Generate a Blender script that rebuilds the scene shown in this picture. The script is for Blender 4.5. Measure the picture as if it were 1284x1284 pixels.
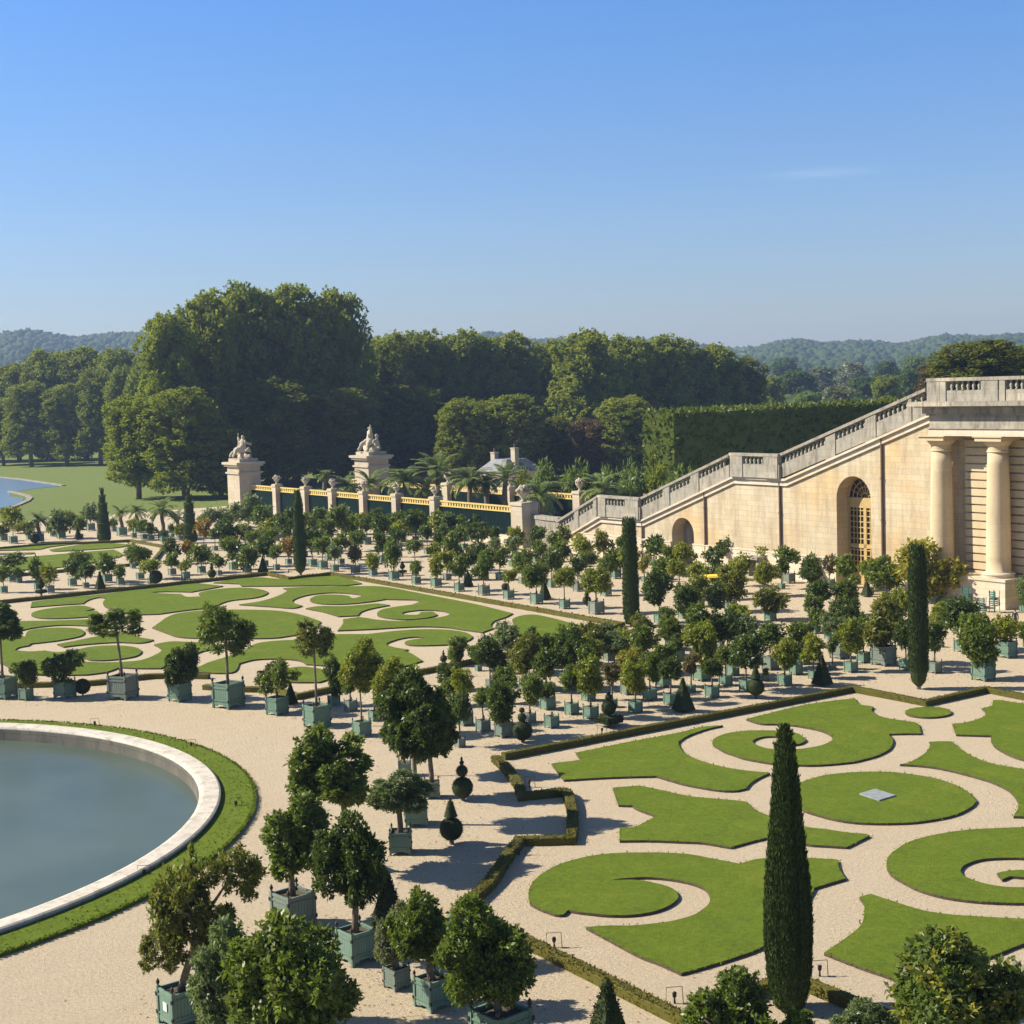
# Formal citrus garden below a balustraded stair wall, seen from a high terrace.
import bpy, math, random
import numpy as np
from mathutils import Vector, Matrix, geometry
for o in list(bpy.data.objects): bpy.data.objects.remove(o)
rnd = random.Random(11); R = math.radians
C = bpy.context.scene.collection
# ------------------------------------------------------------------ camera, world, sun
F, PITCH, ROLL, AZ = 1931.6, R(4.686), R(-1.8101), R(34.337)
H = 15.5
_fw = np.array([0, math.cos(PITCH), -math.sin(PITCH)]); _r = np.array([1, 0, 0.]); _u = np.array([0, math.sin(PITCH), math.cos(PITCH)])
_r2 = math.cos(ROLL)*_r + math.sin(ROLL)*_u; _u2 = -math.sin(ROLL)*_r + math.cos(ROLL)*_u
cam_d = bpy.data.cameras.new('camera'); cam = bpy.data.objects.new('camera', cam_d); C.objects.link(cam)
cam_d.lens = F/1284*36; cam_d.sensor_width = 36; cam_d.sensor_fit = 'HORIZONTAL'; cam_d.clip_start = .5; cam_d.clip_end = 20000
cam.matrix_world = Matrix(((_r2[0], _u2[0], -_fw[0], 0), (_r2[1], _u2[1], -_fw[1], 0), (_r2[2], _u2[2], -_fw[2], H), (0, 0, 0, 1)))
sc = bpy.context.scene; sc.camera = cam
sc.render.resolution_x = sc.render.resolution_y = 1024
SUN_AZ, SUN_EL = R(172), R(37)
w = bpy.data.worlds.new('World'); sc.world = w; w.use_nodes = True
wn = w.node_tree.nodes; wl = w.node_tree.links
bg = wn['Background']; sky = wn.new('ShaderNodeTexSky'); sky.sky_type = 'NISHITA'; sky.sun_disc = False
sky.sun_elevation = SUN_EL; sky.sun_rotation = math.pi/2 - SUN_AZ
sky.air_density = 1.0; sky.dust_density = .35; sky.ozone_density = 3.2; sky.altitude = 100
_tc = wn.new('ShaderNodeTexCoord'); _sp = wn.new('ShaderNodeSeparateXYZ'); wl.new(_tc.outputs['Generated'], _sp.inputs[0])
_rp = wn.new('ShaderNodeValToRGB'); wl.new(_sp.outputs[2], _rp.inputs[0])      # sky tint: slightly violet toward the horizon; unseen overhead greyed to cut fill light
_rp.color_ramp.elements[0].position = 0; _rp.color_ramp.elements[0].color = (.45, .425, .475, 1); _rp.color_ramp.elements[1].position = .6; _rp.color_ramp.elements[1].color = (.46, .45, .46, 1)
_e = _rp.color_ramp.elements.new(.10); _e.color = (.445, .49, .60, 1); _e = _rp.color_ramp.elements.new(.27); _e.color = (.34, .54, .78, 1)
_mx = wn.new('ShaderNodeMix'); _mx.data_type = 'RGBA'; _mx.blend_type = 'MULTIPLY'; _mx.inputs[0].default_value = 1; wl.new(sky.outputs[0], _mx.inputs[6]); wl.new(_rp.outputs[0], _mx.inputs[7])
# one thin wisp of high cloud
_d0 = _r2*(1030-642)/F - _u2*(217-642)/F + _fw; _d0 = _d0/np.linalg.norm(_d0); _ru = np.cross(_d0, (0, 0, 1)); _ru /= np.linalg.norm(_ru); _uu = np.cross(_ru, _d0)
def _vm(op, a, b):
    q = wn.new('ShaderNodeVectorMath'); q.operation = op; wl.new(a, q.inputs[0]); q.inputs[1].default_value = b; return q
def _m(op, a, b, c=None):
    q = wn.new('ShaderNodeMath'); q.operation = op
    for k_, v_ in enumerate((a, b, c)):
        if v_ is None: continue
        if isinstance(v_, (int, float)): q.inputs[k_].default_value = v_
        else: wl.new(v_, q.inputs[k_])
    return q.outputs[0]
_du = _vm('DOT_PRODUCT', _tc.outputs['Generated'], tuple(_ru)).outputs['Value']; _dv = _vm('DOT_PRODUCT', _tc.outputs['Generated'], tuple(_uu)).outputs['Value']
_nz = wn.new('ShaderNodeTexNoise'); _cv = wn.new('ShaderNodeCombineXYZ'); wl.new(_m('MULTIPLY', _du, 60.), _cv.inputs[0]); wl.new(_m('MULTIPLY', _dv, 500.), _cv.inputs[1]); wl.new(_cv.outputs[0], _nz.inputs['Vector']); _nz.inputs['Scale'].default_value = 1; _nz.inputs['Detail'].default_value = 5
_r2_ = _m('ADD', _m('POWER', _m('ABSOLUTE', _m('DIVIDE', _du, .03), 0), 2), _m('POWER', _m('ABSOLUTE', _m('DIVIDE', _dv, .0028), 0), 2))
_mask = _m('MULTIPLY', _m('MULTIPLY', _m('EXPONENT', _m('MULTIPLY', _r2_, -1.), 0), _nz.outputs['Fac']), .2)
_mk = _m('MULTIPLY', _mask, _m('GREATER_THAN', _vm('DOT_PRODUCT', _tc.outputs['Generated'], tuple(_d0)).outputs['Value'], 0))
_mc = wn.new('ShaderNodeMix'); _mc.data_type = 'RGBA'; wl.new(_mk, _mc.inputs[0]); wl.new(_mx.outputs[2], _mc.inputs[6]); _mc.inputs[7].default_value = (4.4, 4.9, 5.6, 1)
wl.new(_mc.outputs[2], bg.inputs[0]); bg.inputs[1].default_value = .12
sun_d = bpy.data.lights.new('sun', 'SUN'); sun_d.energy = 5.0; sun_d.angle = R(.53); sun_d.color = (1, .90, .74)
sun = bpy.data.objects.new('sun', sun_d); C.objects.link(sun)
sdir = Vector((math.cos(SUN_AZ)*math.cos(SUN_EL), math.sin(SUN_AZ)*math.cos(SUN_EL), math.sin(SUN_EL)))
sun.rotation_euler = sdir.to_track_quat('Z', 'Y').to_euler()
sc.view_settings.view_transform = 'Standard'; sc.view_settings.look = 'None'; sc.view_settings.gamma = 1; sc.view_settings.exposure = .93
try:
    sc.cycles.max_bounces = 6; sc.cycles.diffuse_bounces = 3; sc.cycles.glossy_bounces = 2; sc.cycles.transmission_bounces = 3
    sc.cycles.volume_bounces = 0; sc.cycles.use_denoising = True; sc.cycles.caustics_reflective = False; sc.cycles.caustics_refractive = False
except Exception: pass
# ------------------------------------------------------------------ survey helpers: garden axes A (toward the stairs) and B (along them)
AD = np.array([math.cos(AZ), math.sin(AZ)]); BD = np.array([-math.sin(AZ), math.cos(AZ)])
def ray(x, y): return (x-642)*_r2/F - (y-642)*_u2/F + _fw
def G(x, y, z=0.):
    d = ray(x, y); t = (z-H)/d[2]; return np.array([d[0]*t, d[1]*t, z])
def AB(p): return float(p[0]*AD[0]+p[1]*AD[1]), float(p[0]*BD[0]+p[1]*BD[1])
def GA(x, y, z=0.): return AB(G(x, y, z))
def W(a, b, z=0.): v = a*AD + b*BD; return Vector((v[0], v[1], z))
def onwall(x, y, a):
    d = ray(x, y); t = a/(d[:2]@AD); p = d*t; return float(p[:2]@BD), H + p[2]
def depth(p): return float((np.array(p)-np.array([0, 0, H]))@_fw)
def P(p):
    q = np.array(p, float)-np.array([0, 0, H]); z = q@_fw
    return 642+F*(q@_r2)/z, 642-F*(q@_u2)/z
def zat(pos, y):
    lo, hi = -5., 150.
    for _ in range(40):
        m = (lo+hi)/2
        if P((pos[0], pos[1], m))[1] > y: lo = m
        else: hi = m
    return lo
# ------------------------------------------------------------------ object helpers
def tag(o, label=None, cat=None, group=None, kind=None):
    if label: o['label'] = label
    if cat: o['category'] = cat
    if group: o['group'] = group
    if kind: o['kind'] = kind
    return o
def empty(name, loc, rz=None, parent=None):
    o = bpy.data.objects.new(name, None); C.objects.link(o); o.location = loc
    o.rotation_euler[2] = AZ if rz is None else rz; o.empty_display_size = .3
    if parent: o.parent = parent
    return o
def link(name, me, m=None, parent=None, loc=(0, 0, 0), rz=0, scale=None, objmat=None):
    o = bpy.data.objects.new(name, me); C.objects.link(o)
    if m is not None and not me.materials: me.materials.append(m)
    o.location = loc; o.rotation_euler[2] = rz
    if scale is not None: o.scale = scale
    if parent: o.parent = parent
    if objmat is not None:
        o.material_slots[0].link = 'OBJECT'; o.material_slots[0].material = objmat
    return o
class MB:
    def __init__(s, org=(0, 0, 0)): s.v = []; s.f = []; s.o = org
    def add(s, vs, fs):
        n = len(s.v); s.v += [tuple(p) for p in vs]; s.f += [tuple(i+n for i in f) for f in fs]; return s
    def box(s, x0, x1, y0, y1, z0, z1):
        return s.add([(x0, y0, z0), (x1, y0, z0), (x1, y1, z0), (x0, y1, z0), (x0, y0, z1), (x1, y0, z1), (x1, y1, z1), (x0, y1, z1)],
                     [(0, 3, 2, 1), (4, 5, 6, 7), (0, 1, 5, 4), (1, 2, 6, 5), (2, 3, 7, 6), (3, 0, 4, 7)])
    def skewbox(s, a0, a1, b0, b1, zb0, zb1, h):   # bottom z at b0 and b1, height h
        return s.add([(a0, b0, zb0), (a1, b0, zb0), (a1, b1, zb1), (a0, b1, zb1), (a0, b0, zb0+h), (a1, b0, zb0+h), (a1, b1, zb1+h), (a0, b1, zb1+h)],
                     [(0, 3, 2, 1), (4, 5, 6, 7), (0, 1, 5, 4), (1, 2, 6, 5), (2, 3, 7, 6), (3, 0, 4, 7)])
    def lathe(s, prof, cx=0, cy=0, n=16, cap=True):
        vs = []; fs = []
        for r, z in prof:
            for k in range(n):
                t = 2*math.pi*k/n; vs.append((cx+r*math.cos(t), cy+r*math.sin(t), z))
        for i in range(len(prof)-1):
            for k in range(n):
                a = i*n+k; b = i*n+(k+1) % n; fs.append((a, b, b+n, a+n))
        if cap: fs.append(tuple(range(n-1, -1, -1))); fs.append(tuple((len(prof)-1)*n+k for k in range(n)))
        return s.add(vs, fs)
    def tube(s, pts, radii, n=6):
        vs = []; fs = []; pts = [Vector(p) for p in pts]
        for i, p in enumerate(pts):
            d = (pts[min(i+1, len(pts)-1)]-pts[max(i-1, 0)]).normalized()
            u = d.orthogonal().normalized() if abs(d.z) < .9 else Vector((1, 0, 0)).cross(d).normalized(); v = d.cross(u)
            r = radii[i] if hasattr(radii, '__len__') else radii
            for k in range(n):
                t = 2*math.pi*k/n; vs.append(p + (u*math.cos(t)+v*math.sin(t))*r)
        for i in range(len(pts)-1):
            for k in range(n):
                a = i*n+k; b = i*n+(k+1) % n; fs.append((a, b, b+n, a+n))
        fs.append(tuple(range(n-1, -1, -1))); fs.append(tuple((len(pts)-1)*n+k for k in range(n)))
        return s.add(vs, fs)
    def mesh(s, name, smooth=False):
        me = bpy.data.meshes.new(name); ox, oy, oz = s.o
        me.from_pydata([(x-ox, y-oy, z-oz) for x, y, z in s.v], [], s.f); me.validate(clean_customdata=False)
        if smooth: me.shade_smooth()
        return me
    def build(s, name, m, parent=None, smooth=False, loc=(0, 0, 0), rz=0):
        return link(name, s.mesh(name, smooth), m, parent, loc, rz)
def top_ab(mb, name, m, smooth=False):            # a top-level mesh whose vertices were given in garden axes
    a, b, z = mb.o; return mb.build(name, m, None, smooth, W(a, b, z), AZ)
def slab(poly, z0, z1, org):                       # closed polygon (a,b) -> solid slab
    mb = MB(org); n = len(poly)
    area = sum(poly[i][0]*poly[(i+1) % n][1]-poly[(i+1) % n][0]*poly[i][1] for i in range(n))
    if area < 0: poly = poly[::-1]
    tris = geometry.tessellate_polygon([[Vector((a, b, 0)) for a, b in poly]])
    vs = [(a, b, z1) for a, b in poly] + [(a, b, z0) for a, b in poly]
    fs = []
    for t in tris:
        p = [poly[i] for i in t]; ar = (p[1][0]-p[0][0])*(p[2][1]-p[0][1])-(p[2][0]-p[0][0])*(p[1][1]-p[0][1])
        if abs(ar) < 1e-9: continue
        fs.append(tuple(t) if ar > 0 else tuple(t[::-1]))
    nt = len(fs)
    for i in range(n): j = (i+1) % n; fs.append((i, n+i, n+j, j))
    mb.add(vs, fs); return mb, nt
# ------------------------------------------------------------------ materials
def nt_new(name):
    m = bpy.data.materials.new(name); m.use_nodes = True; return m, m.node_tree.nodes, m.node_tree.links, m.node_tree.nodes['Principled BSDF']
def ramp(n, l, src, stops):
    r = n.new('ShaderNodeValToRGB'); l.new(src, r.inputs[0])
    while len(r.color_ramp.elements) < len(stops): r.color_ramp.elements.new(.5)
    for e, (p, c) in zip(r.color_ramp.elements, stops): e.position = p; e.color = (*c, 1)
    return r.outputs[0]
def noise(n, l, scale, detail=4, rough=.6, coord='Object', vec=None, dist=0):
    t = n.new('ShaderNodeTexNoise'); t.inputs['Scale'].default_value = scale; t.inputs['Detail'].default_value = detail; t.inputs['Roughness'].default_value = rough
    t.inputs['Distortion'].default_value = dist
    if vec is None:
        c = n.new('ShaderNodeTexCoord'); vec = c.outputs[coord]
    l.new(vec, t.inputs['Vector']); return t.outputs['Fac']
def mixc(n, l, fac, a, b, mode='MIX'):
    x = n.new('ShaderNodeMix'); x.data_type = 'RGBA'; x.blend_type = mode
    for s, v in ((0, fac), (6, a), (7, b)):
        if hasattr(v, 'is_linked') or hasattr(v, 'links'): l.new(v, x.inputs[s])
        else: x.inputs[s].default_value = v if s == 0 else (*v, 1)
    return x.outputs[2]
def bump(n, l, p, h, strength, dist=.02):
    b = n.new('ShaderNodeBump'); b.inputs['Strength'].default_value = strength; b.inputs['Distance'].default_value = dist
    l.new(h, b.inputs['Height']); l.new(b.outputs[0], p.inputs['Normal'])
def simple(name, c1, c2, scale=3, rough=.8, bs=0, bscale=40, metal=0, detail=5, bd=.02):
    m, n, l, p = nt_new(name); f = noise(n, l, scale, detail)
    l.new(ramp(n, l, f, [(.35, c1), (.65, c2)]), p.inputs['Base Color']); p.inputs['Roughness'].default_value = rough; p.inputs['Metallic'].default_value = metal
    if bs: bump(n, l, p, noise(n, l, bscale, 3), bs, bd)
    return m
M = {}
# gravel: pale pink-beige, scuffed patches, fine grain
def gravel(name, c0, c1, c2):
    m, n, l, p = nt_new(name)
    big = noise(n, l, .09, 5, .65); mid = noise(n, l, 1.4, 6, .75); fine = noise(n, l, 9, 6, .9)
    tcg = n.new('ShaderNodeTexCoord'); mpg = n.new('ShaderNodeMapping'); mpg.inputs['Scale'].default_value = (.12, 1.6, 1); mpg.inputs['Rotation'].default_value = (0, 0, .35); l.new(tcg.outputs['Object'], mpg.inputs[0])
    trk = noise(n, l, 1, 6, .7, vec=mpg.outputs[0], dist=.6)               # faint raked and trodden streaks
    base = ramp(n, l, big, [(.36, c0), (.5, c1), (.64, c2)]); base = mixc(n, l, .45, base, ramp(n, l, trk, [(.36, tuple(x*.78 for x in c1)), (.6, tuple(min(1, x*1.1) for x in c1))]))
    c = mixc(n, l, .34, base, ramp(n, l, mid, [(.3, tuple(x*.72 for x in c1)), (.7, tuple(min(1, x*1.15) for x in c1))]))
    c = mixc(n, l, .6, c, ramp(n, l, fine, [(.33, tuple(x*.5 for x in c1)), (.5, c1), (.68, tuple(min(1, x*1.4) for x in c1))]))
    l.new(c, p.inputs['Base Color']); p.inputs['Roughness'].default_value = .95; p.inputs['Specular IOR Level'].default_value = .2
    bump(n, l, p, noise(n, l, 7, 7, .85), .9, .09); return m
M['gravel'] = gravel('gravel', (.43, .355, .24), (.50, .415, .295), (.435, .345, .205))
def grass(name, c0, c1, c2, yel):
    m, n, l, p = nt_new(name)
    a = ramp(n, l, noise(n, l, .45, 8, .8), [(.36, c0), (.52, c1), (.66, c2)])
    b = mixc(n, l, .5, a, ramp(n, l, noise(n, l, 6, 6, .85), [(.36, tuple(x*.5 for x in c1)), (.64, tuple(x*1.5 for x in c1))]))
    t = n.new('ShaderNodeMath'); t.operation = 'MULTIPLY'; t.inputs[1].default_value = 1
    f1 = ramp(n, l, noise(n, l, .5, 2), [(.6, (0, 0, 0)), (.7, (1, 1, 1))]); f2 = ramp(n, l, noise(n, l, 11, 2), [(.62, (0, 0, 0)), (.66, (1, 1, 1))])
    l.new(f1, t.inputs[0]); l.new(f2, t.inputs[1])
    c = mixc(n, l, t.outputs[0], b, yel)
    l.new(c, p.inputs['Base Color']); p.inputs['Roughness'].default_value = .9; p.inputs['Specular IOR Level'].default_value = .15
    bump(n, l, p, noise(n, l, 30, 4, .8), .8, .06); return m
M['lawn'] = grass('lawn_grass', (.078, .122, .008), (.110, .158, .010), (.168, .192, .020), (.27, .28, .015))
M['meadow'] = grass('meadow_grass', (.12, .155, .035), (.14, .18, .045), (.16, .20, .05), (.18, .21, .05))
M['soil'] = simple('soil', (.05, .037, .024), (.09, .065, .04), 6, .95, .6, 30)
M['stone'] = None
def stone(name, c0, c1, c2, stain, bw=1.1, bh=.42, mort=.018, off=.5, streak=.35, thr=.5, ssc=1.0):
    m, n, l, p = nt_new(name); tc = n.new('ShaderNodeTexCoord'); sp = n.new('ShaderNodeSeparateXYZ'); l.new(tc.outputs['Object'], sp.inputs[0])
    ad = n.new('ShaderNodeMath'); ad.operation = 'ADD'; l.new(sp.outputs[0], ad.inputs[0]); l.new(sp.outputs[1], ad.inputs[1])
    cb = n.new('ShaderNodeCombineXYZ'); l.new(ad.outputs[0], cb.inputs[0]); l.new(sp.outputs[2], cb.inputs[1])
    br = n.new('ShaderNodeTexBrick'); l.new(cb.outputs[0], br.inputs['Vector']); br.inputs['Scale'].default_value = 1
    br.inputs['Brick Width'].default_value = bw; br.inputs['Row Height'].default_value = bh; br.inputs['Mortar Size'].default_value = mort; br.inputs['Mortar Smooth'].default_value = .3
    br.inputs['Color1'].default_value = (1, 1, 1, 1); br.inputs['Color2'].default_value = (.82, .80, .76, 1); br.inputs['Mortar'].default_value = (.58, .54, .48, 1); br.offset = off
    base = ramp(n, l, noise(n, l, .22, 5, .6), [(.33, c0), (.5, c1), (.64, c2)])
    c = mixc(n, l, .8, base, br.outputs[0], 'MULTIPLY')
    mp = n.new('ShaderNodeMapping'); mp.inputs['Scale'].default_value = (1.2, 1.2, .22); l.new(tc.outputs['Object'], mp.inputs[0])
    st = noise(n, l, ssc, 8, .78, vec=mp.outputs[0])
    f = ramp(n, l, st, [(thr, (0, 0, 0)), (thr+.2, (streak,)*3)])
    c = mixc(n, l, f, c, stain)
    c = mixc(n, l, .18, c, ramp(n, l, noise(n, l, 6, 5, .8), [(.3, tuple(x*.6 for x in c1)), (.7, tuple(x*1.3 for x in c1))]))
    l.new(c, p.inputs['Base Color']); p.inputs['Roughness'].default_value = .9; p.inputs['Specular IOR Level'].default_value = .2
    bump(n, l, p, noise(n, l, 9, 6, .75), .35, .04); return m
M['stone'] = stone('ochre_ashlar', (.52, .46, .345), (.53, .45, .31), (.56, .405, .21), (.27, .21, .14), streak=.8, thr=.45)
M['pale'] = stone('pale_stone', (.55, .50, .41), (.60, .53, .42), (.58, .48, .34), (.35, .30, .24), streak=.3)
M['column'] = stone('column_stone', (.50, .41, .27), (.56, .46, .30), (.53, .43, .28), (.30, .25, .19), 4, 1.1, .006, streak=.45)
M['weather'] = stone('lichened_stone', (.40, .37, .30), (.30, .28, .235), (.50, .45, .36), (.055, .052, .047), 1.3, .5, .01, streak=.9, thr=.47, ssc=1.7)
M['white'] = stone('white_marble', (.44, .39, .30), (.48, .42, .32), (.42, .36, .27), (.16, .14, .11), 1.6, .5, .01, streak=.6)
M['rim'] = stone('basin_stone', (.60, .56, .50), (.56, .52, .45), (.60, .55, .47), (.22, .20, .16), 1.8, 1.8, .02, streak=.85, thr=.47, ssc=1.5)
M['metal'] = simple('dark_iron', (.03, .028, .026), (.06, .05, .045), 8, .6, 0, metal=.4)
M['pipe'] = simple('rusty_pipe', (.10, .055, .035), (.15, .085, .055), 5, .7)
M['gilt'] = simple('gilded_paint', (.50, .36, .09), (.60, .46, .16), 5, .5)
M['door'] = simple('ochre_door_paint', (.38, .27, .10), (.45, .33, .13), 2, .5)
M['glass'] = simple('dark_glass', (.02, .018, .015), (.05, .03, .02), 1, .12)
M['slate'] = simple('slate', (.12, .13, .145), (.18, .19, .205), 2, .55, .4, 10)
M['bark'] = simple('bark', (.10, .075, .05), (.20, .16, .12), 8, .9, .5, 25)
M['bark_pale'] = simple('pale_bark', (.13, .105, .075), (.22, .19, .145), 2, .9, .4, 15)
M['green_metal'] = simple('green_painted_metal', (.015, .085, .07), (.03, .12, .10), 4, .5)
M['tealnet'] = simple('dark_green_screen', (.004, .022, .020), (.007, .032, .028), 1.5, 1.)
M['tealnet'].node_tree.nodes['Principled BSDF'].inputs['Specular IOR Level'].default_value = 0
M['bars'] = simple('dark_green_bars', (.006, .02, .018), (.01, .03, .026), 4, 1.)
M['yellow'] = simple('yellow_canvas', (.85, .55, .02), (.9, .62, .04), 2, .7)
M['paper'] = simple('white_sign', (.75, .75, .72), (.8, .8, .78), 2, .6)
M['plaque'] = simple('grey_plaque', (.20, .22, .23), (.28, .30, .31), 6, .6)
def painted(name, c):
    m, n, l, p = nt_new(name); oi = n.new('ShaderNodeObjectInfo')
    a = ramp(n, l, oi.outputs['Random'], [(0, tuple(x*.82 for x in c)), (.5, c), (1, (c[0]*1.35, c[1]*1.15, c[2]*1.3))])
    tc = n.new('ShaderNodeTexCoord'); mp = n.new('ShaderNodeMapping'); mp.inputs['Scale'].default_value = (14, 14, 1.5); l.new(tc.outputs['Object'], mp.inputs[0])
    d = noise(n, l, 1, 5, .7, vec=mp.outputs[0])
    c2 = mixc(n, l, .5, a, ramp(n, l, d, [(.3, tuple(x*.6 for x in c)), (.7, tuple(x*1.25 for x in c))]))
    l.new(c2, p.inputs['Base Color']); p.inputs['Roughness'].default_value = .6; bump(n, l, p, d, .25, .01); return m
M['box'] = painted('teal_green_planter_paint', (.122, .21, .152))
M['box2'] = painted('faded_grey_green_planter_paint', (.15, .195, .155))
def foliage(name, c, var=.45, trans=.4, hue=None, spec=.35, rough=.42, sc_=3.):
    m, n, l, p = nt_new(name); oi = n.new('ShaderNodeObjectInfo')
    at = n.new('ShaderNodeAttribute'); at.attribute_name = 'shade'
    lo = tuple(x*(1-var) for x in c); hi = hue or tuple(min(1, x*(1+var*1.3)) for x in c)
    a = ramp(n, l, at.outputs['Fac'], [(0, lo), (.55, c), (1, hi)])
    a = mixc(n, l, .35, a, ramp(n, l, oi.outputs['Random'], [(0, tuple(x*.7 for x in c)), (1, (c[0]*1.4, c[1]*1.25, c[2]*1.1))]))
    l.new(a, p.inputs['Base Color']); p.inputs['Roughness'].default_value = rough; p.inputs['Specular IOR Level'].default_value = spec
    tr = n.new('ShaderNodeBsdfTranslucent'); l.new(mixc(n, l, .5, a, (c[0]*1.8, c[1]*1.9, c[2]*.8)), tr.inputs[0])
    mx = n.new('ShaderNodeMixShader'); mx.inputs[0].default_value = trans
    l.new(p.outputs[0], mx.inputs[1]); l.new(tr.outputs[0], mx.inputs[2]); l.new(mx.outputs[0], n['Material Output'].inputs[0]); return m
FO = {'d': foliage('leaf_dark', (0.068, 0.104, 0.016)), 'm': foliage('leaf_mid', (0.107, 0.150, 0.020)), 'l': foliage('leaf_light', (0.188, 0.218, 0.021)),
      'g': foliage('leaf_grey', (0.134, 0.179, 0.073)), 'b': foliage('leaf_bronze', (0.136, 0.156, 0.026), hue=(.27, .22, .04)), 'p': foliage('leaf_plum', (0.141, 0.124, 0.050), hue=(.20, .14, .08)),
      'o': foliage('leaf_orange', (.26, .17, .025), hue=(.42, .26, .03)), 'y': foliage('leaf_yellow', (.24, .235, .035), hue=(.48, .42, .06)),
      'yew': foliage('leaf_yew', (.034, .052, .015), trans=.1, rough=.7, spec=.2), 'cyp': foliage('leaf_cypress', (0.043, 0.071, 0.014), trans=.1, rough=.7, spec=.2),
      'box': foliage('leaf_boxhedge', (.115, .11, .022), trans=.1, hue=(.22, .19, .035), rough=.8, spec=.15),
      'forest': foliage('leaf_forest', (0.182, 0.216, 0.032), spec=.08, rough=.8, var=.5, hue=(.26, .28, .06)), 'forest_d': foliage('leaf_forest_dark', (0.136, 0.156, 0.025), spec=.08, rough=.8, var=.5),
      'forest_y': foliage('leaf_forest_yellowing', (0.194, 0.234, 0.028), spec=.08, rough=.8, var=.5, hue=(.27, .25, .05)), 'copper': foliage('leaf_copper', (0.128, 0.090, 0.039), hue=(.15, .11, .05)),
      'far': foliage('leaf_far', (0.078, 0.126, 0.030), spec=.08, rough=.8, var=.5, hue=(.14, .17, .08)), 'hedge': foliage('leaf_hornbeam', (0.106, 0.145, 0.016), hue=(.19, .20, .035)),
      'palm': foliage('leaf_palm', (0.166, 0.228, 0.062), hue=(.26, .28, .11), trans=.15), 'reed': foliage('leaf_reed', (0.141, 0.207, 0.045), hue=(.2, .23, .07)),
      'lime': foliage('leaf_lime', (.15, .21, .02)), 'variegated': foliage('leaf_variegated', (.15, .17, .08), hue=(.38, .38, .25)),
      'lemon': foliage('leaf_lemon', (0.104, 0.152, 0.026), hue=(.6, .48, .06), var=.3), 'tuft': foliage('leaf_grasstuft', (.12, .165, .02), rough=.9, spec=.1)}
def quads_mesh(name, Pn, D, Nn, L, Wd, shade, fold=.18):
    """leaves: base P, direction D, side vector N, length L, width Wd -> kites"""
    n = len(Pn); side = np.cross(D, Nn); side /= np.linalg.norm(side, axis=1)[:, None]+1e-9
    up = np.cross(side, D)
    v = np.empty((n, 4, 3)); L = L[:, None]; Wd = Wd[:, None]
    v[:, 0] = Pn; v[:, 1] = Pn+D*L*.45+side*Wd*.5+up*L*fold*.5; v[:, 2] = Pn+D*L-up*L*fold*.3; v[:, 3] = Pn+D*L*.45-side*Wd*.5+up*L*fold*.5
    me = bpy.data.meshes.new(name); me.vertices.add(n*4); me.vertices.foreach_set('co', v.reshape(-1))
    me.loops.add(n*4); me.loops.foreach_set('vertex_index', np.arange(n*4, dtype=np.int32)); me.polygons.add(n)
    me.polygons.foreach_set('loop_start', np.arange(0, n*4, 4, dtype=np.int32))
    try: me.polygons.foreach_set('loop_total', np.full(n, 4, dtype=np.int32))
    except Exception: pass
    at = me.attributes.new('shade', 'FLOAT', 'FACE'); at.data.foreach_set('value', shade.astype(np.float32)); me.update(calc_edges=True); return me
def leafcloud(name, blobs, nclus, per, leaf, seed, crad=.06, shell=.5, wr=.5, squash=1.):
    g = np.random.default_rng(seed); B = np.array(blobs, float); wts = B[:, 3]**2; wts /= wts.sum()
    k = g.choice(len(B), nclus, p=wts); d = g.normal(size=(nclus, 3)); d /= np.linalg.norm(d, axis=1)[:, None]
    rr = (shell+(1-shell)*g.random(nclus)**.6)[:, None]
    cc = B[k, :3]+d*B[k, 3:4]*rr*np.array([1, 1, squash])
    cs = g.random(nclus)
    idx = np.repeat(np.arange(nclus), per); n = len(idx)
    e = g.normal(size=(n, 3)); e /= np.linalg.norm(e, axis=1)[:, None]
    Pn = cc[idx]+e*crad*(g.random((n, 1))**.5)
    out = cc[idx]-B[k[idx], :3]; out /= np.linalg.norm(out, axis=1)[:, None]+1e-9; out = out*.8+e*.5
    D = g.normal(size=(n, 3))*.75+out*.45+np.array([0, 0, .05]); D /= np.linalg.norm(D, axis=1)[:, None]
    Nn = g.normal(size=(n, 3))*.42+out+np.array([0, 0, .15])
    L = leaf*(.7+.6*g.random(n)); sh = np.clip(cs[idx]*.6+g.random(n)*.4, 0, 1)
    return quads_mesh(name, Pn, D, Nn, L, L*wr, sh)
def surfcards(name, Pn, Nn, leaf, seed, wr=.45, lift=.35):
    g = np.random.default_rng(seed); n = len(Pn); D = Nn*lift+g.normal(size=(n, 3))*.6+np.array([0, 0, .25]); D /= np.linalg.norm(D, axis=1)[:, None]
    L = leaf*(.6+.8*g.random(n)); return quads_mesh(name, Pn-Nn*leaf*.3, D, Nn+g.normal(size=(n, 3))*.35, L, L*wr, g.random(n))
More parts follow.
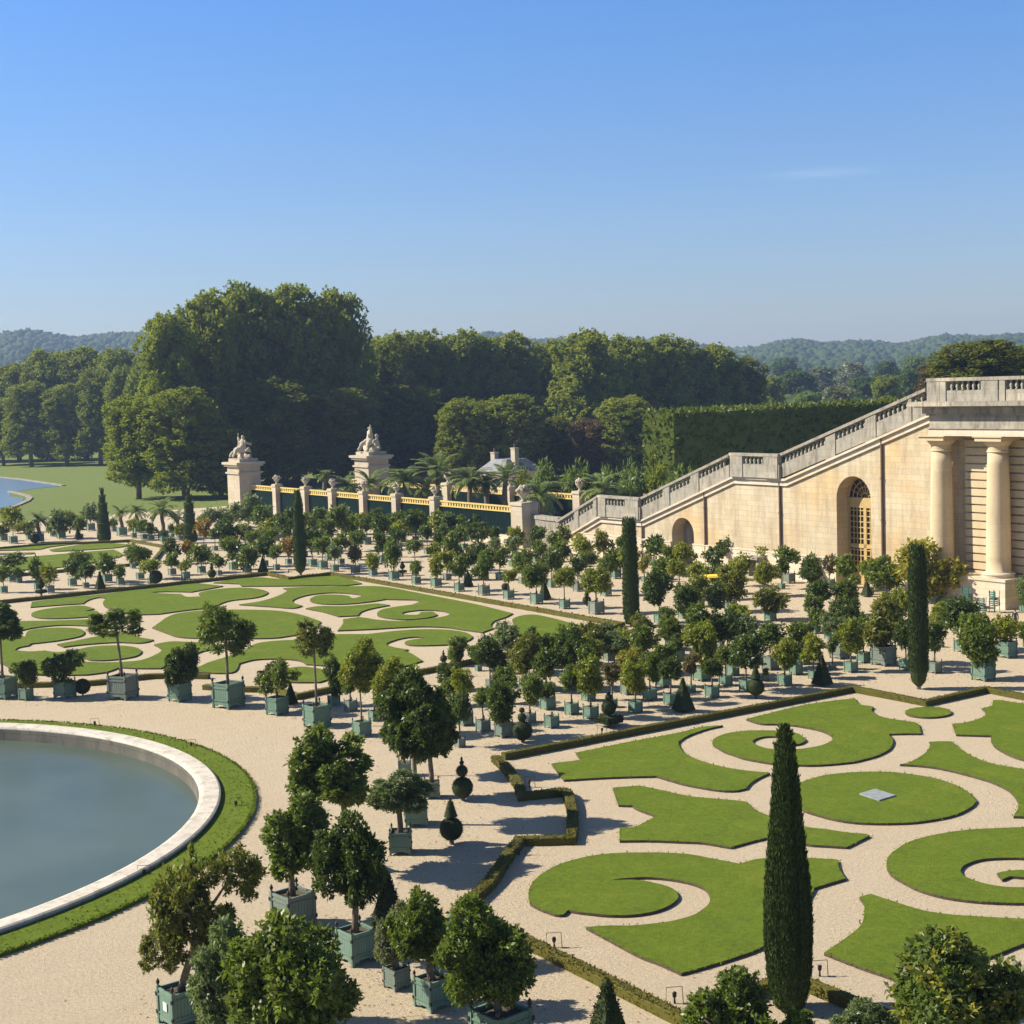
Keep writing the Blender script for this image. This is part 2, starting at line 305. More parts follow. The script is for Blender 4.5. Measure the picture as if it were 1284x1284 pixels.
def joinmesh(me, mb):                     # add a solid core (MB) to a card mesh
    n0 = len(me.vertices); v = np.empty(n0*3, np.float32); me.vertices.foreach_get('co', v)
    f = [tuple(p.vertices) for p in me.polygons]; sh = np.empty(len(f), np.float32); me.attributes['shade'].data.foreach_get('value', sh)
    verts = [tuple(x) for x in v.reshape(-1, 3)]+[(x-mb.o[0], y-mb.o[1], z-mb.o[2]) for x, y, z in mb.v]; faces = f+[tuple(i+n0 for i in q) for q in mb.f]
    m2 = bpy.data.meshes.new(me.name); m2.from_pydata(verts, [], faces)
    at = m2.attributes.new('shade', 'FLOAT', 'FACE')
    s2 = np.concatenate([sh, np.full(len(mb.f), .3, np.float32)])
    if len(m2.polygons) == len(s2): at.data.foreach_set('value', s2)
    return m2
# ------------------------------------------------------------------ ground
def flat(name, pts, z, m, kind='structure'):
    mb, _ = slab([tuple(p) for p in pts], z-.3, z, (0, 0, 0)); o = top_ab(mb, name, m); return tag(o, kind=kind)
def terr(r, th):                                   # terrain height: flat park, ground rising to wooded ridges
    k = lambda a, b, x: max(0, min(1, (x-a)/(b-a)))
    s = k(900, 2300, r); s = s*s*(3-2*s)
    x = math.degrees(th)                           # bearing to the left of the view axis
    hh = 52+24*k(-8, 0, x)+20*k(3, 10, x)+3.5*math.sin(x*1.1+1)+2.5*math.sin(x*2.3)
    return -.12 + s*hh
mb = MB(); rs = [0, 110, 150, 300, 600, 900, 1200, 1500, 1800, 2100, 2400, 2700, 3000]; NT = 72
for r in rs:
    for k in range(NT):
        t = 2*math.pi*k/NT; th = t-math.pi/2; th = (th+math.pi) % (2*math.pi)-math.pi
        mb.v.append((r*math.cos(t), r*math.sin(t), terr(r, th) if r > 120 else -1.5))
for i in range(len(rs)-1):
    for k in range(NT): a = i*NT+k; b = i*NT+(k+1) % NT; mb.f.append((a, a+NT, b+NT, b))
tag(mb.build('meadow', M['meadow'], smooth=True), kind='structure')
gouter = [(-90, -60), (84, -60), (84, 200), (-90, 200)]; _pa, _pb = AB(np.array([-1.8917, 3.5392])*H)
ghole = [(_pa+18.0*math.cos(2*math.pi*k/96), _pb+18.0*math.sin(2*math.pi*k/96)) for k in range(96)]
_tr = geometry.tessellate_polygon([[Vector((*p, 0)) for p in gouter], [Vector((*p, 0)) for p in ghole]]); _fp = gouter+ghole; _fs = []
for t in _tr:
    p = [_fp[i] for i in t]; ar_ = (p[1][0]-p[0][0])*(p[2][1]-p[0][1])-(p[2][0]-p[0][0])*(p[1][1]-p[0][1])
    if abs(ar_) > 1e-6: _fs.append(tuple(t) if ar_ > 0 else tuple(t[::-1]))
tag(top_ab(MB((0, 0, 0)).add([(a, b, -.004) for a, b in _fp], _fs), 'gravel_court', M['gravel']), kind='structure')
flat('gravel_road', [(84.01, -60), (140, -60), (140, 200), (84.01, 200)], -.02, M['gravel'])
def curve(s, ox=0, oy=0, k=1., z=0., closed=True, sub=5, pts_ab=None):
    P_ = []
    for tok in s.split():
        c = tok.endswith('c'); x, y = tok.rstrip('c').split(','); P_.append((GA(ox+float(x)/k, oy+float(y)/k, z), c))
    out = []; n = len(P_); rng = n if closed else n-1
    for i in range(rng):
        p1, c1 = P_[i]; p2, c2 = P_[(i+1) % n]; p0 = P_[i-1][0] if (not c1 and (closed or i > 0)) else p1; p3 = P_[(i+2) % n][0] if (not c2 and (closed or i+2 < n)) else p2
        for j in range(sub):
            t = j/sub; out.append(tuple(.5*((2*p1[d])+(-p0[d]+p2[d])*t+(2*p0[d]-5*p1[d]+4*p2[d]-p3[d])*t*t+(-p0[d]+3*p1[d]-3*p2[d]+p3[d])*t**3) for d in (0, 1)))
    if not closed: out.append(P_[-1][0])
    q = []
    for p in out:
        if not q or math.hypot(p[0]-q[-1][0], p[1]-q[-1][1]) > .02: q.append(p)
    return q
LAWN = [  # traced beds of the near parterre
 (0, 0, 1, '691.6,959.7c 728.5,955.2c 722.2,946c 789.5,932.3 851.8,920.6 879.3,913.6 906.7,911.8c 889,915.5 871.8,921 862,925 854.8,929.3 850.8,934.8 856.8,944.7 874.3,954.7 904.2,963.4 934,968.4 965.8,971.5c 953,977 941.7,984 935.8,991c 920,994 900,993 878,989.5 854.3,984.6 823.2,975.4c 764.6,977.1 707.3,980.4c'),
 (0, 0, 1, '768.3,990.1c 802,987.6c 829.5,993.3 864.3,1000.8 904.2,1004.6 935,1007.5c 946.7,1017.5 960,1024 973,1028 995,1036 1016,1040.5 1035,1042.5 1063,1046.7 1083.3,1048.3 1090.8,1050.3c 1061.7,1065c 1036.7,1063.3 1016.7,1062 998,1058 985,1050c 970,1051.7 946.7,1056.7 916.7,1065c 896.7,1061.7 880,1059.2 854.3,1058.1 815,1056.7 777,1056.9c 776.6,1040.7c 797,1039 823.2,1025.7c 799.5,1017 793.3,1012.5c 775.8,1012c'),
 (0, 0, 1, '734.7,1165.9c 764.6,1164 790,1164 814.5,1162 838,1159 856.8,1154.7 871,1150 879.3,1144.7 887,1138.5 890.5,1132.2 889.5,1125 885.5,1118.5 876,1113.5 864.3,1109.8 846,1106 826.9,1103.8 808,1103 794.5,1103.6 778,1104.8 767.1,1106.8c 785,1106.3 802,1106.8 824.4,1111 838,1115 846.9,1119.8 850.6,1127.3 847,1133 839.4,1138.5 828,1143.5 814.5,1147.2 797,1150 779.6,1151 760,1150.5 739.7,1148.4 724,1146.5 712.3,1144.2c 706,1150 696,1149.7c 678,1143 664.9,1136c 662.5,1124 666.2,1112.3 672,1105 679.9,1098.6 696,1089 714.8,1082.4 736,1077 759.6,1073.7 780,1072.2 802,1072 828,1072 851.8,1073 872,1075.3 889.2,1078.7 927.9,1086.1c 945,1081 960,1079 990,1078 1019,1079 1050.2,1080.7c 1052.8,1093 1060.6,1104.6c 1042,1110 1021.5,1116.3c 1010,1136 990,1160 962.3,1186.4 942.8,1197c 900,1211 854.3,1224c 828,1212 802,1202 764.6,1182'),
 (0, 0, 1, '935.8,903.7c 966.7,895.8 1013.3,885 1071.7,877.5c 1075,882 1080,885.8c 1095.8,888.3c 1093,892 1095,895 1101,899 1111.7,902.5 1133.3,905.8 1148.3,908.3 1152.5,912.5 1155,922c 1134,922 1114,922.5c 1119.7,930 1119,936 1115,941.7 1107,946.5 1096.7,950.8 1083,954.5 1070,957.5 1048,960 1021.7,961.7 996.7,961.3 970,959.6 946.7,955.8 932,952.8 921.7,949.2 910,945.3 901.7,940.8 895,936.5 893.3,931.7 896,928 901.7,925 910,922 921.7,920 937,918.3 955,918 970,918.2 983.3,919.2 995,920.8 1003.3,923.3 1010.8,930c 1003.3,934.7 983,937.2 970,935.2c 979,932.8 987,930.8 982,928 973.3,925.8 963,925.5 953.3,926.7 944.2,930.8 946,934.5 951.7,937.5 958,939.8 966.7,941.3 983.3,942.2 1000,941.6 1013.3,940 1026,937.8 1035,935 1042,931.5 1044,928 1042,924 1036.7,920.8 1028,917.5 1016.7,915 996.7,911.7 975,910 953.3,909.2'),
 (1070, 860, 6, '1050,120c 1100,120 1284,145 1560,170c 1560,640c 1420,600 1284,570 1180,535 1080,480 1045,440 1035,415 1040,388c 900,384 775,380c 745,300c 860,285 960,255 1000,225 990,200 965,182c 1045,162c'),
 (1070, 860, 6, '575,435c 660,431 740,432c 790,475 900,545 1050,600 1284,640 1560,680c 1560,1010c 1400,1004 1205,998c 1240,930 1230,870 1170,800 1050,740 950,708 850,680 720,648 600,625 470,612 350,605c 420,590 480,560 540,520 565,490 575,465'),
 (0, 0, 1, '1223,1005 1222,1010 1219,1013.5 1205,1021.5 1190,1026.5 1170,1030.5 1146,1033.8 1120,1035 1095,1035 1070,1033.5 1050,1030.5 1035,1027 1011.7,1020 1003,1014.5 998,1008 996,1000 998,993 1001,987 1010.8,981 1035,974.5 1062,971.3 1095,970 1120,970.8 1140,973 1160,976 1180,980.5 1207,991'),
 (0, 0, 1, '1340,1039c 1310,1039 1284,1040 1250,1041.3 1220,1042.8 1194,1045.8 1170,1050 1152,1054.5 1136.7,1060 1126,1066.5 1116.7,1074 1112,1082 1112.6,1091.6 1119,1100.5 1132,1108.5 1150,1118 1173.7,1125.4 1198,1130.2 1223,1133.2 1252,1135 1284,1135.8 1340,1136.5c 1340,1113c 1310,1115.5 1284,1115.8 1265,1115.5 1249,1113.7 1229,1109.5 1212.8,1103.3 1206,1098.5 1205,1093 1210,1087.5 1220.6,1083 1233,1080.2 1249,1079 1267,1078.6 1284,1079 1340,1083c'),
 (0, 0, 1, '1250.5,1098c 1260,1095.5 1284,1094 1320,1097c 1320,1103c 1284,1103 1267,1102 1257,1106c'),
 (0, 0, 1, '1077.5,1128c 1091.8,1124c 1105,1128.5 1119,1133 1152.9,1143.7 1180,1148.5 1210,1151.5 1284,1155.4 1330,1156c 1330,1175c 1284,1186.6 1251.8,1199.6c 1190,1218 1136,1236c 1105,1225 1080,1216.5 1033.2,1198.3c 1050,1187 1067,1174.9 1079,1164 1083,1154 1084,1139.8 1082,1134'),
 # beds of the far parterre
 (0, 740, 6, '240,95c 480,65 740,40 1000,8 1200,-12 1450,-42 1560,-38 1680,-25c 1440,20c 1300,17 1200,18 1130,22c 1200,30 1290,34 1360,36c 1410,57 1530,52c 1495,30 1590,5 1750,-10 1900,-8 2015,20 1940,60 1720,88 1600,138c 1400,158 1200,186c 1080,190 1000,187 900,172 800,135 775,100 800,66c 740,62 680,75 640,95 628,107c 420,120 230,135c'),
 (0, 740, 6, '235,190 290,160 450,135 620,124 712,148c 640,165 730,165 745,200c 600,212 420,220 290,215'),
 (0, 740, 6, '185,240c 400,236 720,225c 720,278c 500,270 330,280 180,305 118,335 190,358c 215,315 330,295 480,290 600,300 635,325 600,355 450,385 330,400 235,410c 215,425c 140,440 110,460c 220,470 340,463c 430,475 560,460 700,432 880,425 1020,440 1065,472 1010,508 850,532 700,536 640,518 612,497c 590,505 600,530 640,548 850,552 1050,537 1160,500 1215,465 1200,440 1160,417c 1284,395 1400,397 1500,402 1580,420 1650,450c 1530,466 1470,492c 1400,505 1284,562 1210,597c 1050,597 900,590c 800,625 650,645c 400,648 150,640c 0,555 -200,540c -200,330c -60,260'),
 (0, 740, 6, '430,415c 560,390 760,350 940,320 1040,360 1160,382c 1060,405 880,400 650,415 480,435c'),
 (200, 710, 6, '-55,470c -5,435 60,390 150,360 330,340 520,334 700,335 850,340 950,350 1060,372 1150,400 1215,425c 1170,470 1100,500 1040,520 960,535 850,548 600,552 330,550 150,540 60,512 0,490'),
 (200, 710, 6, '405,130c 600,100 770,90c 960,105 1100,93 1284,80 1360,84 1450,110 1524,136c 1400,150 1284,148 1150,151 900,155 620,156c 600,138c'),
 (380, 710, 6, '-150,172c 0,163 200,158 350,158 600,160 900,215 1284,290 1450,330 1578,362c 1530,388 1440,420 1412,455 1436,475c 1350,505c 1200,485 1080,468 900,462 700,470 500,482 260,492c 300,440 300,407c 420,390c 480,398 560,411 720,420 900,408 1050,388 1105,367 1070,348 1000,340 900,337 800,346 745,358c 750,370c 800,373 862,372 890,352c 960,350 990,358 1005,375 950,392 820,407 680,403 580,385 558,360 600,332 700,312 820,297c 885,272c 840,260 730,258 620,255c 530,270 440,281 300,292 150,290 70,275 55,252 120,225 240,221 340,230 375,248 440,233c 420,219 300,208 200,206 100,214 0,232 -75,262 -65,285 -5,304c -80,322 -260,310 -480,295c -320,270 -200,235 -130,200 -120,185'),
 (380, 710, 6, '20,325c 120,308 300,308 440,298 560,288 655,300c 520,325 440,350 412,378c 270,385c 150,350'),
 (0, 0, 1, '306.7,816.7c 323,808 350,804.7 380,803 400,798 423,796.7 460,796.7c 496.7,792.5 530,790.5 563,791.3 585,795 592,800.8 580,807 560,809.7 530,810.8 513,810 507.5,806.7 518,803.3 538,801.7c 521.7,800 503,802 488,806.7 485,810 496.7,813.7 512.5,816c 506.7,818c 516,821 530,830c 500,838 450,840 408,836c 384.6,834.4c 375,829.5 350,827.5 320,828.5 300,833.5c 290,845 242,844c 241,842c 262,832 285,825'),
 (0, 0, 1, '319,852c 335,847 370,838 400,840 430,848c 400,857c 370,857 340,855'),
 (0, 0, 1, '619,796.7 627,791 647,784c 643,781 643.5,777 655,773 669.7,772 691,776 720,783.6 750,790c 735,800 690,812c 660,820 625,812'),
 # beds of the farthest parterre
 (0, 620, 8.025, '-300,560c 0,545 300,510 600,490 770,500c 500,535 370,560 0,570 -300,590c'),
 (0, 0, 1, '62,690c 100,684 137,682 163,683.5c 150,687 110,690 70,692'),
 (0, 620, 8.025, '-200,600c 0,595 350,590c 300,605 0,608 -200,620c'),
 (0, 0, 1, '-30,704c 25,699.5 60,697 100,693.5 143,690c 150,699 75,712 20,716 -30,722c')]
def ellipse(cx, cy, rx, ry, n=28): return [GA(cx+rx*math.cos(2*math.pi*k/n), cy+ry*math.sin(2*math.pi*k/n)) for k in range(n)]
lawn_polys = [curve(s, ox, oy, k) for ox, oy, k, s in LAWN] + [ellipse(1164.2, 894.9, 29, 6.6)]
LZ = .085
gcards = []
gr = np.random.default_rng(5)
for i, poly in enumerate(lawn_polys):
    ca = sum(p[0] for p in poly)/len(poly); cb = sum(p[1] for p in poly)/len(poly)
    mb, nt = slab(poly, -.05, LZ, (ca, cb, 0)); me = mb.mesh('lawn'); me.materials.append(M['lawn']); me.materials.append(M['soil'])
    for f in me.polygons: f.material_index = 0 if f.normal.z > .5 else 1
    tag(link('lawn', me, None, None, W(ca, cb, 0), AZ), kind='structure')
    if ca < 70 and cb < 62:                        # turf fringe over the cut edge of the nearer beds
        for j in range(len(poly)):
            p, q = poly[j], poly[(j+1) % len(poly)]; L = math.hypot(q[0]-p[0], q[1]-p[1])
            for _ in range(min(60, int(L*9))):
                t = gr.random(); gcards.append((p[0]+(q[0]-p[0])*t, p[1]+(q[1]-p[1])*t))
gc = np.array(gcards); n = len(gc); Pn = np.c_[gc+gr.normal(size=(n, 2))*.05, np.full(n, LZ-.02)]
D = np.c_[gr.normal(size=(n, 2))*.5, np.full(n, .8)]; D /= np.linalg.norm(D, axis=1)[:, None]
o = link('turf_fringe', quads_mesh('turf_fringe', Pn, D, gr.normal(size=(n, 3)), .05+.04*gr.random(n), .04+.02*gr.random(n), gr.random(n)), FO['tuft'], None, (0, 0, 0), AZ); tag(o, 'fringe of grass along the cut edges of the near scrollwork lawns', 'grass', kind='stuff')
# plaque set in the round lawn
pq = [GA(x, y) for x, y in ((1077.5, 999.2), (1097.5, 993.3), (1123.3, 1001.3), (1102.5, 1007.5))]; c0 = (pq[0][0]+pq[2][0])/2, (pq[0][1]+pq[2][1])/2
mb, _ = slab(pq, LZ-.05, LZ+.05, (*c0, 0)); t = top_ab(mb, 'stone_plaque', M['plaque']); tag(t, 'flat grey diamond-set slab in the middle of the round lawn', 'slab')
# ------------------------------------------------------------------ pool
PC = np.array([-1.8917, 3.5392])*H; pa, pb = AB(PC)
def ring(name, prof, m, label=None, cat=None, kind=None, n=144, smooth=False, parent=None):
    mb = MB(); N = n
    for r, z in prof:
        for k in range(N): t = 2*math.pi*k/N; mb.v.append((r*math.cos(t), r*math.sin(t), z))
    for i in range(len(prof)-1):
        for k in range(N): a = i*N+k; b = i*N+(k+1) % N; mb.f.append((a, a+N, b+N, b) if prof[i+1][0] < prof[i][0] or True else 0)
    me = mb.mesh(name, smooth)
    import bmesh
    bm = bmesh.new(); bm.from_mesh(me); bmesh.ops.recalc_face_normals(bm, faces=bm.faces); bm.to_mesh(me); bm.free()
    o = link(name, me, m, parent, (0, 0, 0) if parent else (PC[0], PC[1], 0)); return tag(o, label, cat, kind=kind)
ring('lawn', [(19.4, -.05), (19.42, .09), (19.3, .12), (18.1, .14), (18.1, -.05), (19.4, -.05)], M['lawn'], kind='structure', smooth=False)
gt = gr.random(9000)*2*math.pi; rr = np.where(gr.random(9000) < .6, 19.4, 18.2+1.2*gr.random(9000)); Pn = np.c_[rr*np.cos(gt), rr*np.sin(gt), np.full(9000, .09)]
D = np.c_[gr.normal(size=(9000, 2))*.6, np.full(9000, .7)]; D /= np.linalg.norm(D, axis=1)[:, None]
tag(link('turf_fringe', quads_mesh('turf_fringe', Pn, D, gr.normal(size=(9000, 3)), .08+.06*gr.random(9000), .05+.03*gr.random(9000), gr.random(9000)), FO['tuft'], None, (PC[0], PC[1], 0)), 'grass tufts on the turf band round the pool', 'grass', kind='stuff')
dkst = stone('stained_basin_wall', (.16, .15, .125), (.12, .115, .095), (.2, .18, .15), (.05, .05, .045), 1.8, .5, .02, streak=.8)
rim = ring('pool_rim', [(18.02, -.1), (18.02, .18), (18.10, .20), (18.10, .27), (18.03, .31), (17.45, .30), (17.32, .27), (17.28, .2), (17.2, -.7), (17.5, -.7), (18.0, -.3)], M['rim'], 'pale rounded stone rim of the big round pool', 'pool rim')
wm, n_, l_, p_ = nt_new('pool_water'); cc = ramp(n_, l_, noise(n_, l_, .12, 4, .6), [(.35, (.062, .088, .070)), (.65, (.085, .115, .092))]); l_.new(cc, p_.inputs['Base Color'])
p_.inputs['Roughness'].default_value = .3; p_.inputs['IOR'].default_value = 1.33; bump(n_, l_, p_, noise(n_, l_, 1.6, 4, .6), .12, .05)
mb = MB(); mb.lathe([(17.24, -.6), (17.24, -.34)], n=96); o = mb.build('pool_water', wm, None, False, (PC[0], PC[1], 0)); tag(o, kind='structure')
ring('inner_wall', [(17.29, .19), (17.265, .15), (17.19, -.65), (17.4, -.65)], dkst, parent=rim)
# far pond with its kerb
pts = [(-300, 575), (-60, 594), (0, 598), (25, 600.5), (50, 604), (78, 608.5), (40, 612.5), (12, 617), (14, 622), (30, 624), (28, 629), (0, 637), (-60, 650), (-300, 700)]
pw, n_, l_, p_ = nt_new('pond_water'); p_.inputs['Base Color'].default_value = (.16, .24, .34, 1); p_.inputs['Roughness'].default_value = .25; bump(n_, l_, p_, noise(n_, l_, .5, 4), .3, .1)
flat('pond_water', [GA(x, y) for x, y in pts], -.08, pw)
def strip(name, pix, wd, z, hh, m):
    P_ = [GA(x, y) for x, y in pix]; mb = MB()
    for (a0, b0), (a1, b1) in zip(P_, P_[1:]):
        L = math.hypot(a1-a0, b1-b0); nx, ny = -(b1-b0)/L*wd/2, (a1-a0)/L*wd/2
        mb.add([(a0-nx, b0-ny, z), (a1-nx, b1-ny, z), (a1+nx, b1+ny, z), (a0+nx, b0+ny, z), (a0-nx, b0-ny, z+hh), (a1-nx, b1-ny, z+hh), (a1+nx, b1+ny, z+hh), (a0+nx, b0+ny, z+hh)], [(0, 3, 2, 1), (4, 5, 6, 7), (0, 1, 5, 4), (1, 2, 6, 5), (2, 3, 7, 6), (3, 0, 4, 7)])
    return tag(top_ab(mb, name, m), kind='structure')
strip('pond_kerb', [(12, 616), (22, 618), (34, 621), (38, 624), (34, 628), (20, 634), (0, 640), (-60, 655)], .8, -.2, .26, M['weather'])
strip('pond_kerb', [(-60, 594), (0, 598), (25, 600.5), (50, 604), (80, 608.5)], .8, -.2, .24, M['weather'])
# ------------------------------------------------------------------ clipped low hedges
def resample(pl, step):
    out = [pl[0]]
    for p, q in zip(pl, pl[1:]):
        L = math.hypot(q[0]-p[0], q[1]-p[1]); k = max(1, int(L/step))
        out += [(p[0]+(q[0]-p[0])*j/k, p[1]+(q[1]-p[1])*j/k) for j in range(1, k+1)]
    return out
def low_hedge(s, label, group, wd=.34, ht=.27, dens=1., name='box_hedge', mat='box', card=.065):
    pl = resample(curve(s, z=ht, closed=False, sub=3), 1.2); n = len(pl); nv = []
    for i in range(n):
        a = pl[max(0, i-1)]; b = pl[min(n-1, i+1)]; L = math.hypot(b[0]-a[0], b[1]-a[1]); d1 = None
        if 0 < i < n-1:
            u = ((pl[i][0]-a[0]), (pl[i][1]-a[1])); v = ((b[0]-pl[i][0]), (b[1]-pl[i][1])); lu = math.hypot(*u); lv = math.hypot(*v)
            n1 = (-u[1]/lu, u[0]/lu); n2 = (-v[1]/lv, v[0]/lv); mx, my = n1[0]+n2[0], n1[1]+n2[1]; ml = math.hypot(mx, my); sc_ = min(1.8, 2/ml) if ml > .1 else 1
            d1 = (mx/ml*sc_, my/ml*sc_)
        else: d1 = (-(b[1]-a[1])/L, (b[0]-a[0])/L)
        nv.append(d1)
    ca, cb = pl[n//2]; org = (ca, cb, 0); mb = MB(org); hw = wd/2
    for (x, y), (nx, ny) in zip(pl, nv):
        k = ht*(1+rnd.uniform(-.07, .07)); e = hw*(1+rnd.uniform(-.1, .1))
        mb.v += [(x+nx*e, y+ny*e, -.02), (x+nx*e*.97, y+ny*e*.97, k*.93), (x+nx*e*.85, y+ny*e*.85, k), (x-nx*e*.85, y-ny*e*.85, k), (x-nx*e*.97, y-ny*e*.97, k*.93), (x-nx*e, y-ny*e, -.02)]
    for i in range(n-1):
        for j in range(5): a = i*6+j; mb.f.append((a, a+6, a+7, a+1))
    mb.f += [(0, 1, 2, 3, 4, 5), tuple((n-1)*6+j for j in (5, 4, 3, 2, 1, 0))]
    pts = []; nor = []
    for (p, q, n1) in zip(pl, pl[1:], nv):
        L = math.hypot(q[0]-p[0], q[1]-p[1]); dist = math.hypot(*(W(*p).xy)); num = int(L*260*dens*min(1.3, 55/dist))
        for _ in range(num):
            t = rnd.random(); x = p[0]+(q[0]-p[0])*t; y = p[1]+(q[1]-p[1])*t; u = rnd.uniform(-hw-ht, hw+ht)
            if abs(u) < hw: pts.append((x+n1[0]*u-ca, y+n1[1]*u-cb, ht)); nor.append((0, 0, 1))
            else:
                sgn = 1 if u > 0 else -1; pts.append((x+n1[0]*hw*sgn-ca, y+n1[1]*hw*sgn-cb, ht-(abs(u)-hw))); nor.append((n1[0]*sgn, n1[1]*sgn, 0))
    cs = card if math.hypot(*W(ca, cb).xy) < 90 else card*1.7
    me = joinmesh(surfcards(name, np.array(pts), np.array(nor, float), cs, 3, wr=.6, lift=.5), mb); me.name = name
    return tag(link(name, me, FO[mat], None, W(ca, cb), AZ), label, 'hedge', group)
GH = 'low clipped hedges edging the parterres'
low_hedge('1340,881c 1236.5,861c 1160.5,877.6c 1069.5,860.3c 850,902.5 631,944.6c', 'low brown-green hedge with a square notch by the slim cypress, far side of near parterre', GH)
low_hedge('621,947c 632,957 641,967 649,979 655,994c 708,988.5c 712,992 717,1010 718,1030 716,1048c 652,1049.5c 641,1062 630,1078 612,1104 578,1133c', 'curved low hedge stepping out into a square niche beside the topiary', GH, wd=.36)
low_hedge('579,1135c 671,1180 842.5,1264.6 885,1284c', 'low hedge running down from the curved niche past the two hoop lamps', GH)
low_hedge('905,1262c 926,1245c 990,1219c 1147,1283c', 'low hedge bent round the foot of the big near cypress', GH)
low_hedge('1230,1262c 1284,1240 1340,1225c', 'short hedge behind the yellow-flecked bush at the right corner', GH)
low_hedge('-40,756.5c 0,752.8 336,717.3c 362.5,723.5c 414,717.3c 780,780.5c 745,790c', 'long low hedge round the far corner of the big scrollwork lawn', GH, dens=.35)
low_hedge('-60,858c 112,853.5 188,845 262,845c', 'low hedge behind the tubs left of the middle', GH, dens=.5)
low_hedge('256,858c 300,861 345,862 373,870c 410,862 470,850 560,833 640,817 720,801 745,790c', 'low hedge on the near side of the far lawn, half hidden by trees', GH, dens=.4)
low_hedge('-60,690.5c 0,686 60,681 122,678.5 164,676.5c 207,684c 190,704c 75,714.3 24,719 -60,728c', 'thin hedge round the farthest lawn at the left edge', GH, dens=.2)
# ------------------------------------------------------------------ stair wall and portico
AW, AP = 84.0, 82.0
TOPS = [(1165, 484.5), (983, 568), (917, 567.5), (803, 622), (750, 620.5), (698, 653)]   # balustrade rail top
TP = [onwall(x, y, AW-.3) for x, y in TOPS]
TP[1] = (TP[1][0], TP[2][1]); TP[3] = (TP[3][0], TP[4][1])
def ztop(b):
    for (b0, z0), (b1, z1) in zip(TP, TP[1:]):
        if b0 <= b <= b1: return z0+(z1-z0)*(b-b0)/(b1-b0)
    return TP[0][1] if b < TP[0][0] else TP[-1][1]
BEND = TP[-1][0]
def bof(x, a=AW): d = ray(x, 600); return a*float(d[:2]@BD)/float(d[:2]@AD)
DROP = 2.45
outer = [(69.0-3, -.3)]
b_start = 49.0
prof = [(b_start, -.3), (b_start, 11.0), (68.6, 11.0), (TP[0][0], ztop(TP[0][0])-DROP)]
prof += [(b, z-DROP) for b, z in TP[1:]] + [(BEND, -.3)]
def arch(b0, b1, zap, zb, n=14):
    r = (b1-b0)/2; c = (b0+b1)/2; zs = zap-r; return [(b0, zb)]+[(c-r*math.cos(math.pi*k/n), zs+r*math.sin(math.pi*k/n)) for k in range(n+1)]+[(b1, zb)]
ar1 = arch(bof(1091.5), bof(1048.5), onwall(1070, 597, AW)[1], -.25)
ar2 = arch(bof(868.5), bof(841), onwall(855, 649, AW)[1], -.25)
org = (AW, 90, 0); root = empty('stair_wall', W(AW, 90), AZ)
tag(root, 'long honey-coloured stone wall carrying the great stair, with two arched recesses', 'wall')
def wallpoly(name, loops, a, m, parent, thick=0, flip=False):
    L3 = [[Vector((b, z, 0)) for b, z in lp] for lp in loops]; tr = geometry.tessellate_polygon(L3); flatp = [p for lp in loops for p in lp]
    fs = []
    for t in tr:
        p = [flatp[i] for i in t]; ar_ = (p[1][0]-p[0][0])*(p[2][1]-p[0][1])-(p[2][0]-p[0][0])*(p[1][1]-p[0][1])
        if abs(ar_) > 1e-7: fs.append(tuple(t) if ar_ < 0 else tuple(t[::-1]))   # faces -A
    return [(a, b, z) for b, z in flatp], fs
mb = MB(org); vs, fs = wallpoly('wall', [prof, ar1, ar2], AW, None, None); mb.add(vs, fs)
DEEP = {0: 1.5, 1: 1.3}
for i, ar in enumerate((ar1, ar2)):
    for p, q in zip(ar, ar[1:]): mb.add([(AW, *p), (AW, *q), (AW+DEEP[i], *q), (AW+DEEP[i], *p)], [(0, 1, 2, 3)])
mb.build('wall_face', M['stone'], root)
# back of second recess
mb = MB(org); vs, fs = wallpoly('x', [ar2], AW+1.29, None, None); mb.add(vs, fs); mb.build('recess_back', M['door'] if 0 else M['weather'], root)
# door in the tall arch
dr = empty('door', (1.25, (ar1[0][0]+ar1[-1][0])/2-90, 0), 0, root); b0, b1 = ar1[0][0], ar1[-1][0]; cbm = (b0+b1)/2; rr_ = (b1-b0)/2; zap = max(p[1] for p in ar1); zs = zap-rr_
mb = MB(); hw = rr_
mb.box(.06, .08, -hw, hw, 0, zs); vs, fs = wallpoly('g', [[(p[0]-cbm, p[1]) for p in ar1]], .09, None, None); mb.add(vs, fs); mb.build('glass_pane', M['glass'], dr)
mb = MB()
mb.box(-.06, .05, -hw, -hw+.2, 0, zs); mb.box(-.06, .05, hw-.2, hw, 0, zs); mb.box(-.07, .05, -.14, .14, 0, zs); mb.box(-.08, .05, -hw, hw, zs-.75, zs)
mb.box(-.07, .05, -hw, hw, zs*.42, zs*.42+.3); mb.box(-.07, .05, -hw, hw, 0, .9)
for s_ in (-1, 1):
    for k in range(1, 4):
        y = s_*(.14+(hw-.34)*k/4); mb.box(-.03, .04, y-.035, y+.035, .9, zs-.75)
    for z in [1.3+.42*k for k in range(40)]:
        if z < zs-.8: mb.box(-.035, .045, min(s_*.14, s_*(hw-.2)), max(s_*.14, s_*(hw-.2)), z-.035, z+.035)
mb.build('door_leaf', M['door'], dr)
mb = MB()
for k in range(1, 8):
    t = math.pi*k/8; mb.tube([(0, .35*math.cos(t), zs+.35*math.sin(t)), (0, hw*math.cos(t), zs+hw*math.sin(t))], .035, 4)
for r_ in (.35, .8, 1.2, hw-.06):
    if r_ <= hw: mb.tube([(0, r_*math.cos(math.pi*k/16), zs+r_*math.sin(math.pi*k/16)) for k in range(17)], .045 if r_ < hw-.1 else .09, 4)
